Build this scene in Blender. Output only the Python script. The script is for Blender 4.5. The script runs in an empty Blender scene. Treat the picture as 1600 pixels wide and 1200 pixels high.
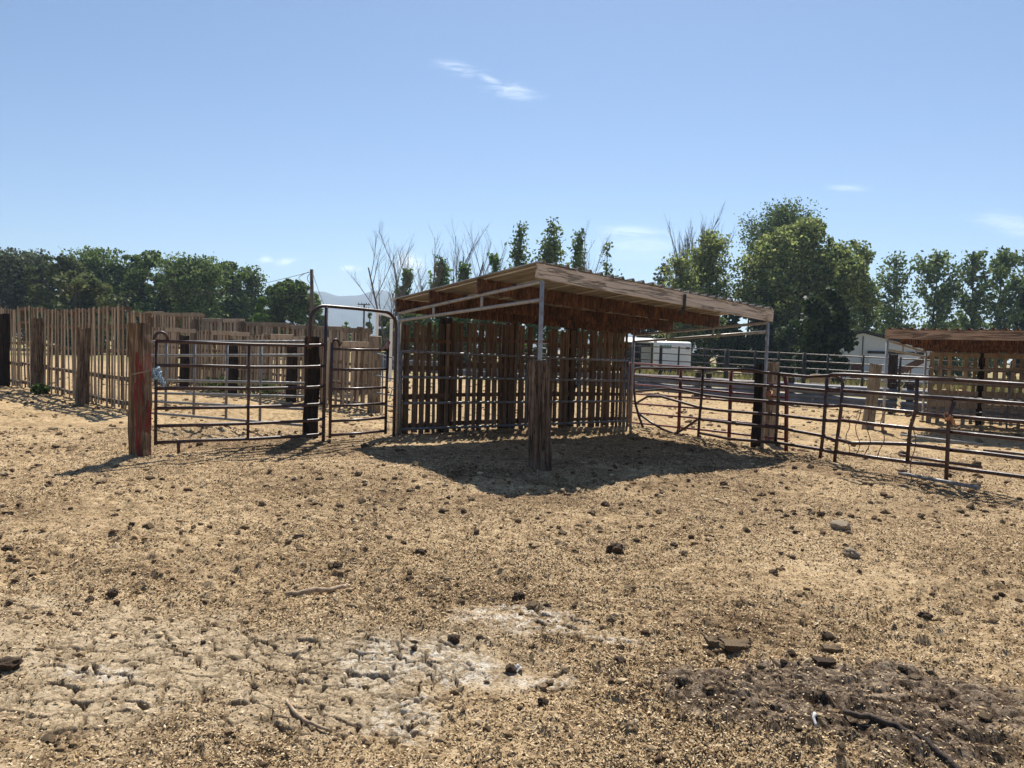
import bpy, bmesh, math, random
import numpy as np
from mathutils import Vector, Matrix

random.seed(7)
rng = np.random.default_rng(11)
sc = bpy.context.scene
COL = sc.collection
R = math.radians
PI = math.pi

# ------------------------------------------------------------------ camera
F = 1200.0
PITCH = math.atan(55/1200.0)
ROLL = R(1.72)
EYE = 1.6
fw = Vector((0, math.cos(PITCH), -math.sin(PITCH)))
u0 = Vector((0, math.sin(PITCH), math.cos(PITCH)))
r0 = Vector((1, 0, 0))
cr = math.cos(ROLL)*r0 + math.sin(ROLL)*u0
cu = -math.sin(ROLL)*r0 + math.cos(ROLL)*u0
CAM = Vector((0, 0, EYE))
cam = bpy.data.cameras.new('camera')
camo = bpy.data.objects.new('camera', cam)
COL.objects.link(camo)
camo.matrix_world = Matrix(((cr.x, cu.x, -fw.x, 0), (cr.y, cu.y, -fw.y, 0), (cr.z, cu.z, -fw.z, EYE), (0, 0, 0, 1)))
cam.sensor_width = 36.0
cam.lens = 27.0
cam.clip_start = 0.05
cam.clip_end = 20000
sc.camera = camo

def ray(px, py):
    return fw + cr*((px-800)/F) + cu*((600-py)/F)
def at(px, py, D):
    d = ray(px, py)
    return CAM + d*(D/d.y)
def G(px, py, z=0.0):
    d = ray(px, py)
    return CAM + d*((z-EYE)/d.z)
def plane_hit(p0, p1, px, py):
    n = Vector((-(p1.y-p0.y), p1.x-p0.x, 0))
    d = ray(px, py)
    t = (p0-CAM).dot(n)/d.dot(n)
    return CAM + d*t
def base(px, D, z=0.0):
    p = at(px, 545+0.03*(px-800)+1.6*F/D*(1-z/1.6), D)
    p.z = z
    return p

# ------------------------------------------------------------------ numpy noise
def _h(ix, iy, s):
    n = (ix.astype(np.int64)*374761393 + iy.astype(np.int64)*668265263 + s*1442695041) & 0x7fffffff
    n = ((n ^ (n >> 13))*1274126177) & 0x7fffffff
    n = (n ^ (n >> 16)) & 0xffffff
    return n/float(0xffffff)
def vnoise(x, y, s=0):
    ix = np.floor(x); iy = np.floor(y)
    fx = x-ix; fy = y-iy
    fx = fx*fx*(3-2*fx); fy = fy*fy*(3-2*fy)
    a = _h(ix, iy, s); b = _h(ix+1, iy, s); c = _h(ix, iy+1, s); d = _h(ix+1, iy+1, s)
    return (a*(1-fx)+b*fx)*(1-fy)+(c*(1-fx)+d*fx)*fy
def fbm(x, y, s=0, o=4):
    v = 0; a = 0.5; t = 0
    for i in range(o):
        v = v+a*vnoise(x, y, s+i*17); t += a
        x = x*2.03+5.1; y = y*2.03+1.7; a *= 0.5
    return v/t
def worley(x, y, s=0):
    ix = np.floor(x); iy = np.floor(y)
    f1 = np.full(x.shape, 9.0); f2 = np.full(x.shape, 9.0); cid = np.zeros(x.shape)
    for dx in (-1, 0, 1):
        for dy in (-1, 0, 1):
            cx = ix+dx; cy = iy+dy
            px = cx+0.1+0.8*_h(cx, cy, s+1); py = cy+0.1+0.8*_h(cx, cy, s+2)
            d = np.hypot(px-x, py-y)
            k = _h(cx, cy, s+3)
            m = d < f1
            f2 = np.where(m, f1, np.minimum(f2, d))
            cid = np.where(m, k, cid)
            f1 = np.where(m, d, f1)
    return f1, f2, cid
def sst(a, b, x):
    t = np.clip((x-a)/(b-a), 0, 1)
    return t*t*(3-2*t)

def blob(x, y, cx, cy, rx, ry, rot=0.0):
    c, s = math.cos(rot), math.sin(rot)
    dx, dy = x-cx, y-cy
    a = (dx*c+dy*s)/rx; b = (-dx*s+dy*c)/ry
    return np.sqrt(a*a+b*b)

def masks(x, y):
    n = fbm(x*1.3, y*1.3, 40, 4)-0.5
    n2 = fbm(x*4.5, y*4.5, 50, 4)-0.5
    d = np.minimum(np.minimum(blob(x, y, -2.1, 3.65, 1.6, .95, -.15), blob(x, y, -2.0, 3.2, 1.2, .42)), np.minimum(blob(x, y, -0.75, 3.40, .75, .42, .1), blob(x, y, -.3, 3.85, .75, .42, .1)))
    mud = .92*(1-sst(0.25, 1.3, d+n*1.2+n2*.8))
    d = np.minimum(np.minimum(blob(x, y, -.33, 3.72, .42, .27), blob(x, y, .16, 4.45, .5, .2, -.25)),
                   np.minimum(blob(x, y, .52, 4.2, .28, .1, -.4), blob(x, y, -.4, 3.25, .16, .3)))
    d = np.minimum(d, np.minimum(blob(x, y, -1.9, 3.5, .22, .08), blob(x, y, .2, 3.6, .2, .12)))
    white = (1-sst(0.5, 1.25, d+n*.8+n2*1.3))
    wm = 1-sst(0.7, 1.3, d*.9+n*.8)
    d = np.minimum(blob(x, y, 1.62, 3.45, .85, .52, -.12), blob(x, y, 1.15, 3.5, .5, .4))
    dark = 1-sst(0.7, 1.15, d+n*.8+n2*.5)
    return mud, white, wm, dark

MOUNDS = [(-3.6, 11.5, 1.8, .55, .09, .6), (1.0, 9.9, 1.4, 1.0, .07, 0), (-.9, 9.6, 1.1, .7, .05, 0), (3.7, 13.4, .5, 1.9, .07, .4), (5.0, 10.9, .7, 1.8, .06, .4),
          (-4.6, 9.9, .9, .5, .05, 0), (.2, 14.2, 2.6, .45, .10, .62), (-5.2, 13.1, 1.1, .4, .09, 0)]
def ground_h(x, y):
    r = np.hypot(x, y)
    near = 1-sst(26, 40, r)
    h = near*(.10*(fbm(x/3.1, y/3.1, 3, 3)-.5)+.05*(fbm(x/.9, y/.9, 9, 3)-.5))
    for cx, cy, rx, ry, a, rot in MOUNDS:
        h = h+a*np.exp(-blob(x, y, cx, cy, rx, ry, rot)**2*1.2)
    mud, white, wm, dark = masks(x, y)
    hard = np.clip(mud+wm*.9+dark, 0, 1)
    # trampled straw, hoof pocks
    pock = fbm(x*6.0, y*6.0, 71, 4)-.5
    cl1, cl2, cid = worley(x*9+2*pock, y*9-2*pock, 5)
    rough = .5+.9*sst(.35, .7, fbm(x*.55+3, y*.55, 31, 3))
    h = h+near*(1-hard*.75)*rough*(.062*pock+.018*np.where(cid > .72, np.clip(.42-cl1, 0, .3)/.3, 0)+.030*(fbm(x*22, y*22, 81, 4)-.5))
    crack = np.zeros(x.shape)
    m = (hard > .02) & (r < 9)
    if m.any():
        xm = x[m]; ym = y[m]
        wx = .13*(fbm(xm*6, ym*6, 91, 5)-.5); wy = .13*(fbm(xm*6, ym*6, 95, 5)-.5)
        f1, f2, c1 = worley((xm+wx)*5.2, (ym+wy)*8.0, 21)
        g1, g2, c2 = worley((xm+wx)*12, (ym+wy)*15, 27)
        big = fbm(xm*1.7, ym*1.7, 77, 3)
        e = (f2-f1)+.14*(fbm(xm*18, ym*18, 63, 3)-.5)
        ck = (1-sst(.015, .105, e))*sst(.33, .47, big+.12*vnoise(xm*2, ym*2, 8)+.10*(fbm(xm*9, ym*9, 18, 3)-.5))
        e2 = g2-g1
        ck2 = (1-sst(.0, .14, e2))*sst(.37, .50, fbm(xm*2.6, ym*2.6, 33, 3))
        tilt = (c1-.5)*.009+(c2-.5)*.005
        hm = -.034*ck-.014*ck2+tilt+.012*(fbm(xm*30, ym*30, 12, 4)-.5)+.03*(fbm(xm*5, ym*5, 13, 3)-.5)
        # curled plate edges
        hm = hm+.006*sst(.06, .14, e)*(1-sst(.14, .4, e))
        dome, dd2, dc = worley((xm+wx)*11+wx*9, (ym+wy)*13, 61)
        db1, db2, db = worley((xm+wx)*7+wx*6, (ym+wy)*8, 65)
        hd = .042*np.clip(.6-dome, 0, .4)*(.3+dc)+.050*np.clip(.65-db1, 0, .38)*(.2+db)+.012*(dc-.5)+.06*(fbm(xm*3, ym*3, 44, 4)-.4)+.02+.010*(fbm(xm*40, ym*40, 15, 3)-.5)
        dk = dark[m]
        h[m] += np.maximum(mud[m], wm[m])*(1-dk)*hm+dk*hd
        crack[m] = np.maximum(np.maximum(mud[m], wm[m])*np.maximum(ck, .7*ck2)*(1-dk), dk*np.maximum(1-sst(.03, .24, dd2-dome), .8*(1-sst(.02, .14, db2-db1))))
    return h, mud, white, dark, crack

def gz(x, y):
    return float(ground_h(np.array([x]), np.array([y]))[0][0])

# ------------------------------------------------------------------ materials
def mat(name):
    m = bpy.data.materials.new(name); m.use_nodes = True
    nt = m.node_tree; nt.nodes.clear()
    out = nt.nodes.new('ShaderNodeOutputMaterial')
    b = nt.nodes.new('ShaderNodeBsdfPrincipled')
    nt.links.new(b.outputs[0], out.inputs[0])
    return m, nt, b, out
class NT:
    def __init__(s, nt): s.nt = nt
    def n(s, t, **kw):
        x = s.nt.nodes.new(t)
        for k, v in kw.items():
            if k.startswith('i_'):
                x.inputs[k[2:].replace('_', ' ')].default_value = v
            else: setattr(x, k, v)
        return x
    def l(s, a, b): s.nt.links.new(a, b)
    def noise(s, vec, scale, detail=4, rough=.55, dist=0):
        x = s.n('ShaderNodeTexNoise'); x.inputs['Scale'].default_value = scale
        x.inputs['Detail'].default_value = detail; x.inputs['Roughness'].default_value = rough
        x.inputs['Distortion'].default_value = dist
        if vec: s.l(vec, x.inputs['Vector'])
        return x.outputs['Fac']
    def ramp(s, fac, stops):
        x = s.n('ShaderNodeValToRGB'); e = x.color_ramp.elements
        while len(e) < len(stops): e.new(.5)
        for k, (p, c) in zip(e, stops):
            k.position = p; k.color = (c, c, c, 1) if isinstance(c, (int, float)) else (*c, 1)
        s.l(fac, x.inputs['Fac']); return x.outputs['Color']
    def mix(s, fac, a, b, mode='MIX'):
        x = s.n('ShaderNodeMix', data_type='RGBA', blend_type=mode)
        if isinstance(fac, (int, float)): x.inputs[0].default_value = fac
        else: s.l(fac, x.inputs[0])
        for v, i in ((a, 6), (b, 7)):
            if isinstance(v, tuple): x.inputs[i].default_value = (*v, 1)
            else: s.l(v, x.inputs[i])
        return x.outputs[2]
    def math(s, op, a, b=None, c=None):
        x = s.n('ShaderNodeMath', operation=op)
        for i, v in enumerate((a, b, c)):
            if v is None: continue
            if isinstance(v, (int, float)): x.inputs[i].default_value = v
            else: s.l(v, x.inputs[i])
        return x.outputs[0]
    def coord(s, scale=None, kind='Object'):
        t = s.n('ShaderNodeTexCoord').outputs[kind]
        if scale:
            m = s.n('ShaderNodeMapping'); m.inputs['Scale'].default_value = scale
            s.l(t, m.inputs['Vector']); return m.outputs[0]
        return t
    def bump(s, h, strength, dist, b):
        x = s.n('ShaderNodeBump'); x.inputs['Strength'].default_value = strength
        x.inputs['Distance'].default_value = dist
        s.l(h, x.inputs['Height']); s.l(x.outputs[0], b.inputs['Normal'])
    def rand(s): return s.n('ShaderNodeNewGeometry').outputs['Random Per Island']

def wood(name, c_dark, c_mid, c_light, axis='Z', rough=.85, split=0.0):
    m, nt, b, o = mat(name); N = NT(nt)
    k = {'X': (1.2, 22, 22), 'Y': (22, 1.2, 22), 'Z': (22, 22, 1.2)}[axis]
    v = N.coord(k)
    n1 = N.noise(v, 1.6, 6, .65, .6)
    n2 = N.noise(N.coord((1.5, 1.5, 1.5)), 1.4, 3)
    rd = N.rand()
    f = N.math('ADD', N.math('MULTIPLY', n1, .75), N.math('MULTIPLY', n2, .25))
    c = N.ramp(f, [(.30, c_dark), (.50, c_mid), (.70, c_light)])
    tint = N.ramp(rd, [(0, .55), (.5, .9), (1, 1.25)])
    c = N.mix(1.0, c, tint, 'MULTIPLY')
    hgt = n1
    if split:
        k2 = {'X': (.5, 9, 9), 'Y': (9, .5, 9), 'Z': (9, 9, .55)}[axis]
        n3 = N.noise(N.coord(k2), 1.7, 5, .6, .4)
        ln = N.ramp(N.math('ABSOLUTE', N.math('SUBTRACT', n3, .5)), [(.0, 1.0), (.022, 0.0)])
        c = N.mix(N.math('MULTIPLY', ln, split), c, (.012, .008, .006))
        n4 = N.noise(N.coord((3, 3, 3)), 2.0, 5, .7)
        c = N.mix(N.ramp(n4, [(.50, 0.0), (.70, .5*split*split)]), c, c_dark)
        hgt = N.math('SUBTRACT', n1, ln)
    N.l(c, b.inputs['Base Color']); b.inputs['Roughness'].default_value = rough
    b.inputs['Specular IOR Level'].default_value = .2
    N.bump(hgt, .9 if split else .6, .02 if split else .01, b)
    return m

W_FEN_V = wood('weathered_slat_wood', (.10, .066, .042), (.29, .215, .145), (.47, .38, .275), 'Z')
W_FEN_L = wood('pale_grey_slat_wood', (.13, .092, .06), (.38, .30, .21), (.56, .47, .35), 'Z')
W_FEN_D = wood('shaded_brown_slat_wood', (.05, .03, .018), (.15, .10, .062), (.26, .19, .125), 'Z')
W_FEN_H = wood('weathered_stringer_wood', (.06, .036, .022), (.17, .11, .068), (.30, .22, .145), 'X')
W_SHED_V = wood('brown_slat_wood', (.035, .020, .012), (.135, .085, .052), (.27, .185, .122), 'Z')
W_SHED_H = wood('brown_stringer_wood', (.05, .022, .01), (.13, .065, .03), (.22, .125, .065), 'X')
W_FASCIA = wood('fascia_board_wood', (.56, .44, .335), (.70, .58, .46), (.80, .70, .58), 'X', .85, .35)
W_FASCIA_B = wood('brown_fascia_wood', (.20, .12, .075), (.46, .31, .205), (.60, .44, .31), 'X', .85, .5)
W_POST = wood('old_post_wood', (.03, .018, .012), (.21, .145, .098), (.46, .36, .27), 'Z', .9, 1.0)
W_LOG = wood('fissured_log_wood', (.04, .026, .017), (.21, .145, .10), (.46, .36, .27), 'Z', .9, 1.0)
W_PALE = wood('pale_post_wood', (.18, .13, .085), (.33, .26, .18), (.46, .37, .27), 'Z', .9, .8)
W_DARKPOST = wood('tarred_post_wood', (.008, .006, .005), (.035, .022, .016), (.10, .066, .045), 'Z', .9, .8)

def beam_mat():
    m, nt, b, o = mat('rusty_stained_beam_wood'); N = NT(nt)
    v = N.coord((26, 4, 5))
    n1 = N.noise(v, 1.0, 6, .7, 1.4)
    n2 = N.noise(N.coord((2, 2, 2)), 1.5, 4)
    f = N.math('ADD', N.math('MULTIPLY', n1, .8), N.math('MULTIPLY', n2, .2))
    c = N.ramp(f, [(.42, (.010, .005, .003)), (.50, (.075, .030, .015)), (.57, (.18, .078, .037)), (.68, (.30, .165, .09))])
    N.l(c, b.inputs['Base Color']); b.inputs['Roughness'].default_value = .85
    N.bump(n1, .8, .02, b)
    return m
M_BEAM = beam_mat()

def redtie_mat():
    m, nt, b, o = mat('red_painted_tie_wood'); N = NT(nt)
    v = N.coord((22, 22, 1.4))
    n1 = N.noise(v, 1.5, 6, .65, .5)
    c = N.ramp(n1, [(.32, (.018, .010, .005)), (.52, (.13, .078, .040)), (.70, (.34, .235, .13))])
    sep = N.n('ShaderNodeSeparateXYZ'); N.l(N.coord(), sep.inputs[0])
    x = N.math('ADD', sep.outputs[0], N.math('MULTIPLY', N.math('SUBTRACT', N.noise(N.coord((9, 9, 1.6)), 1.6, 5), .5), .16))
    band = N.math('MULTIPLY', N.math('GREATER_THAN', x, .0), N.math('LESS_THAN', x, .10))
    wear = N.math('GREATER_THAN', N.noise(N.coord((30, 30, 2.5)), 1.0, 5), .47)
    top = N.math('LESS_THAN', N.math('ADD', sep.outputs[2], N.math('MULTIPLY', N.noise(N.coord((12, 12, 4)), 1, 3), .5)), 1.60)
    k = N.math('MULTIPLY', N.math('MULTIPLY', band, wear), top)
    red = N.ramp(n1, [(.3, (.07, .006, .004)), (.7, (.26, .024, .011))])
    c = N.mix(k, c, red)
    N.l(c, b.inputs['Base Color']); b.inputs['Roughness'].default_value = .8
    N.bump(n1, .8, .015, b)
    return m
M_REDTIE = redtie_mat()

def pipe_mat(name, c1, c2, metal=0.0, rough=.42, scale=14, rust=.5):
    m, nt, b, o = mat(name); N = NT(nt)
    n = N.noise(N.coord(), scale, 6, .7)
    f = N.ramp(n, [(rust-.08, 0.0), (rust+.12, 1.0)])
    c = N.mix(f, c1, c2)
    N.l(c, b.inputs['Base Color'])
    r_ = N.ramp(n, [(.3, rough-.1), (.7, rough+.22)])
    N.l(r_, b.inputs['Roughness']); b.inputs['Metallic'].default_value = metal
    N.bump(n, .25, .004, b)
    return m
P_BROWN = pipe_mat('brown_painted_pipe', (.028, .013, .011), (.085, .034, .020), 0, .36)
P_DARK = pipe_mat('dark_rusted_pipe', (.028, .014, .013), (.10, .036, .018), 0, .38)
P_RED = pipe_mat('red_painted_pipe', (.16, .012, .012), (.09, .022, .014), 0, .42)
P_GALV = pipe_mat('galvanised_pipe', (.42, .41, .39), (.30, .27, .24), .35, .45)
P_GREY = pipe_mat('grey_panel_pipe', (.20, .20, .205), (.12, .10, .09), .3, .4)
P_SILV = pipe_mat('silver_panel_pipe', (.22, .225, .23), (.16, .15, .14), .15, .5)
P_FAR = pipe_mat('far_fence_pipe', (.06, .045, .04), (.11, .07, .05), .1, .38)
P_BLACK = pipe_mat('black_fence_post', (.012, .011, .010), (.03, .022, .018), 0, .6)

def simple(name, c1, c2, scale=6, rough=.7, metal=0, bump=.2, detail=5, kind='Object', stretch=None):
    m, nt, b, o = mat(name); N = NT(nt)
    n = N.noise(N.coord(stretch, kind), scale, detail, .6)
    c = N.ramp(n, [(.32, c1), (.68, c2)])
    N.l(c, b.inputs['Base Color']); b.inputs['Roughness'].default_value = rough
    b.inputs['Metallic'].default_value = metal
    if bump: N.bump(n, bump, .02, b)
    return m
M_ROOF = simple('corrugated_roof_metal', (.27, .235, .19), (.44, .40, .34), 3, .5, .15, .05, 6)
M_LIGHT_LINE = simple('pale_light_line', (.55, .52, .46), (.75, .72, .65), 4, .5, .1, .05)  # pale colour painting the light lines under the roof sheet
M_ROOF_FAR = simple('rusty_roof_metal', (.16, .07, .03), (.36, .22, .12), 3, .6, .1, .05)
M_GUARD = simple('guardrail_metal', (.075, .082, .098), (.15, .165, .19), 2.5, .6, .1, .05)
M_WHITE = simple('white_painted_metal', (.76, .76, .74), (.88, .88, .86), 3, .5, 0, .03)
M_BARN = simple('pale_barn_siding', (.62, .64, .61), (.76, .77, .74), 3, .6, 0, .05, 5, 'Object', (8, 8, 1))
M_DARKROOF = simple('dark_roof_trim', (.025, .022, .022), (.05, .045, .04), 4, .7)
M_DOORBROWN = simple('red_brown_door_paint', (.10, .03, .02), (.19, .06, .04), 5, .6)
M_GREEN = simple('green_lettering', (.01, .22, .13), (.015, .30, .19), 10, .5, 0, 0)
M_BLACK = simple('black_rubber', (.012, .012, .012), (.03, .03, .03), 8, .7)
M_GLASS = simple('dark_window', (.015, .016, .018), (.03, .03, .032), 3, .15, 0, 0)
M_ROPE = simple('blue_rope_fibre', (.16, .26, .36), (.42, .55, .66), 60, .8)
M_TWINE = simple('orange_twine_fibre', (.35, .15, .07), (.55, .28, .14), 60, .8)
M_WIRE = simple('rusty_wire', (.10, .045, .025), (.22, .11, .06), 30, .6)
M_CABLE = simple('power_cable', (.02, .02, .02), (.04, .04, .04), 5, .6)
M_POLE = wood('utility_pole_wood', (.06, .045, .035), (.13, .10, .08), (.2, .16, .13), 'Z')
M_BARK = simple('tree_bark', (.045, .03, .02), (.15, .11, .08), 9, .9, 0, .8, 6, 'Object', (3, 3, .6))
M_DEAD = simple('bare_branch_bark', (.10, .08, .065), (.24, .20, .165), 5, .9)
M_CLOD = simple('dry_clod_earth', (.13, .075, .034), (.44, .31, .17), 28, .95, 0, 1.0, 8)
M_CLODD = simple('dark_clod_earth', (.05, .028, .014), (.17, .10, .052), 28, .95, 0, 1.0, 8)
M_STONE = simple('tan_field_stone', (.26, .19, .12), (.50, .40, .27), 16, .9, 0, .8, 8)
M_STICK = simple('bleached_stick_wood', (.22, .14, .08), (.48, .36, .24), 24, .85, 0, .6, 6, 'Object')
M_STICKD = simple('dark_stick_bark', (.02, .013, .01), (.08, .055, .04), 24, .9, 0, .8, 6, 'Object')
M_PAPER = simple('white_scrap', (.55, .53, .50), (.8, .78, .74), 18, .8)
M_MOUNT = simple('mountain_scrub', (.022, .026, .024), (.055, .056, .046), .012, .95, 0, 0, 9)
M_BALE = simple('tan_bale_straw', (.38, .22, .09), (.60, .40, .19), 14, .9, 0, .9, 7, 'Object', (1, 6, 6))
M_CONC = simple('auger_rusty_metal', (.07, .03, .018), (.17, .08, .045), 6, .6)

def leaf_mat(name, c1, c2, c3, tr=.35):
    m, nt, b, o = mat(name); N = NT(nt)
    rd = N.rand()
    n = N.noise(N.coord(), .55, 3)
    f = N.math('ADD', N.math('MULTIPLY', rd, .55), N.math('MULTIPLY', n, .5))
    c = N.ramp(f, [(.2, c1), (.52, c2), (.85, c3)])
    N.l(c, b.inputs['Base Color']); b.inputs['Roughness'].default_value = .55
    b.inputs['Specular IOR Level'].default_value = .12
    t = N.n('ShaderNodeBsdfTranslucent'); N.l(c, t.inputs['Color'])
    x = N.n('ShaderNodeMixShader'); x.inputs[0].default_value = tr
    N.l(b.outputs[0], x.inputs[1]); N.l(t.outputs[0], x.inputs[2]); N.l(x.outputs[0], o.inputs[0])
    return m
L_DARK = leaf_mat('dark_green_leaves', (.022, .042, .009), (.095, .145, .035), (.23, .31, .085))
L_OLIVE = leaf_mat('olive_green_leaves', (.03, .042, .014), (.10, .125, .042), (.20, .22, .08))
L_GREYG = leaf_mat('grey_green_leaves', (.03, .045, .022), (.085, .11, .055), (.17, .20, .11))
L_BRIGHT = leaf_mat('bright_green_leaves', (.03, .07, .010), (.10, .19, .03), (.18, .29, .055), .45)
L_WILLOW = leaf_mat('willow_green_leaves', (.03, .055, .012), (.18, .23, .06), (.50, .54, .21), .5)
L_LIGHT = leaf_mat('light_green_leaves', (.05, .07, .015), (.22, .27, .07), (.46, .50, .18), .5)
L_SHADE = leaf_mat('shade_toned_leaves', (.008, .018, .004), (.026, .046, .011), (.07, .105, .03), .3)  # dark green with the shade under the willow put into the leaf colour
L_POPLAR = leaf_mat('poplar_green_leaves', (.03, .062, .014), (.125, .185, .05), (.28, .35, .12))
L_CONIFER = leaf_mat('conifer_needles', (.008, .016, .008), (.018, .032, .016), (.035, .055, .028), .1)
L_WEED = leaf_mat('dry_grass_blades', (.10, .11, .03), (.24, .22, .08), (.40, .34, .15), .3)

# ------------------------------------------------------------------ mesh helpers
class MB:
    def __init__(s): s.v = []; s.f = []
    def add(s, vs, fs):
        o = len(s.v); s.v += [tuple(p) for p in vs]; s.f += [tuple(i+o for i in f) for f in fs]
    def box(s, c, sz, M=None, jit=0):
        c = Vector(c); x, y, z = [k/2 for k in sz]
        vs = [Vector((a*x, b*y, d*z)) for a in (-1, 1) for b in (-1, 1) for d in (-1, 1)]
        if M: vs = [M @ p for p in vs]
        if jit: vs = [p+Vector((random.uniform(-jit, jit) for _ in range(3))) for p in vs]
        s.add([p+c for p in vs], [(0, 1, 3, 2), (4, 6, 7, 5), (0, 4, 5, 1), (2, 3, 7, 6), (0, 2, 6, 4), (1, 5, 7, 3)])
    def beam(s, a, b, w, h, up=Vector((0, 0, 1)), seg=1, jit=0):
        a = Vector(a); b = Vector(b); d = (b-a).normalized()
        side = d.cross(up).normalized(); u = side.cross(d).normalized()
        vs = []; fs = []
        for i in range(seg+1):
            p = a.lerp(b, i/seg)
            for sx, sy in ((-1, -1), (1, -1), (1, 1), (-1, 1)):
                q = p+side*(sx*w/2)+u*(sy*h/2)
                if jit: q += Vector((random.uniform(-jit, jit) for _ in range(3)))
                vs.append(q)
        for i in range(seg):
            for k in range(4):
                fs.append((i*4+k, i*4+(k+1) % 4, i*4+4+(k+1) % 4, i*4+4+k))
        fs += [(3, 2, 1, 0), tuple(seg*4+k for k in range(4))]
        s.add(vs, fs)
    def tube(s, pts, r, n=8, cap=True):
        pts = [Vector(p) for p in pts]
        rs = r if isinstance(r, (list, tuple)) else [r]*len(pts)
        d0 = (pts[1]-pts[0]).normalized()
        ref = Vector((0, 0, 1)) if abs(d0.z) < .9 else Vector((0, 1, 0))
        side = d0.cross(ref).normalized()
        vs = []; fs = []; L = len(pts)
        for i, p in enumerate(pts):
            if i == 0: d = pts[1]-pts[0]
            elif i == L-1: d = pts[-1]-pts[-2]
            else: d = (pts[i+1]-pts[i]).normalized()+(pts[i]-pts[i-1]).normalized()
            d = d.normalized() if d.length > 1e-9 else d0
            side = side-d*side.dot(d)
            side = side.normalized() if side.length > 1e-6 else d.orthogonal().normalized()
            up = d.cross(side)
            for k in range(n):
                a = 2*PI*k/n
                vs.append(p+(side*math.cos(a)+up*math.sin(a))*rs[i])
        for i in range(L-1):
            for k in range(n):
                fs.append((i*n+k, i*n+(k+1) % n, (i+1)*n+(k+1) % n, (i+1)*n+k))
        if cap:
            fs.append(tuple(range(n))[::-1]); fs.append(tuple((L-1)*n+k for k in range(n)))
        s.add(vs, fs)
    def build(s, name, m, parent=None, smooth=False, bevel=0, loc=None):
        me = bpy.data.meshes.new(name)
        me.from_pydata(s.v, [], s.f); me.update()
        if smooth: me.polygons.foreach_set('use_smooth', [len(p.vertices) == 4 for p in me.polygons])
        me.materials.append(m)
        o = bpy.data.objects.new(name, me); COL.objects.link(o)
        if parent: o.parent = parent
        if loc: o.location = loc
        if bevel:
            b = o.modifiers.new('bevel', 'BEVEL'); b.width = bevel; b.segments = 2; b.limit_method = 'ANGLE'
        return o

def np_mesh(name, V, Q, m, parent=None, smooth=False):
    me = bpy.data.meshes.new(name)
    k = Q.shape[1]
    me.vertices.add(len(V)); me.vertices.foreach_set('co', V.astype(np.float32).ravel())
    me.loops.add(Q.size); me.loops.foreach_set('vertex_index', Q.astype(np.int32).ravel())
    me.polygons.add(len(Q)); me.polygons.foreach_set('loop_start', np.arange(0, Q.size, k, dtype=np.int32))
    me.polygons.foreach_set('loop_total', np.full(len(Q), k, dtype=np.int32))
    me.polygons.foreach_set('use_smooth', np.full(len(Q), smooth))
    me.update(calc_edges=True); me.validate()
    me.materials.append(m)
    o = bpy.data.objects.new(name, me); COL.objects.link(o)
    if parent: o.parent = parent
    return o

def tag(o, label=None, cat=None, group=None, kind=None):
    if label: o['label'] = label
    if cat: o['category'] = cat
    if group: o['group'] = group
    if kind: o['kind'] = kind
    return o
def empty(name, loc, rz=0, rx=0, label=None, cat=None, group=None):
    o = bpy.data.objects.new(name, None); COL.objects.link(o)
    o.location = loc; o.rotation_euler = (rx, 0, rz); o.empty_display_size = .2
    return tag(o, label, cat, group)

class Frame:
    """a thing with its own vertical plane: local x runs from p0 to p1, y away, z up"""
    def __init__(s, name, p0, p1, label, cat, group=None):
        s.p0 = Vector((p0.x, p0.y, 0)); s.p1 = Vector((p1.x, p1.y, 0))
        d = s.p1-s.p0; s.len = d.length; s.a = math.atan2(d.y, d.x)
        s.root = empty(name, s.p0, s.a, 0, label, cat, group)
        s.inv = (Matrix.Translation(s.p0) @ Matrix.Rotation(s.a, 4, 'Z')).inverted()
    def px(s, x, y, off=0):
        p = s.inv @ plane_hit(s.p0, s.p1, x, y)
        p.y += off
        return p
    def loc(s, w): return s.inv @ Vector(w)

ORD = ['first', 'second', 'third', 'fourth', 'fifth', 'sixth', 'seventh', 'eighth', 'ninth', 'tenth', 'eleventh', 'twelfth', 'thirteenth', 'fourteenth', 'fifteenth', 'sixteenth']

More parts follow.
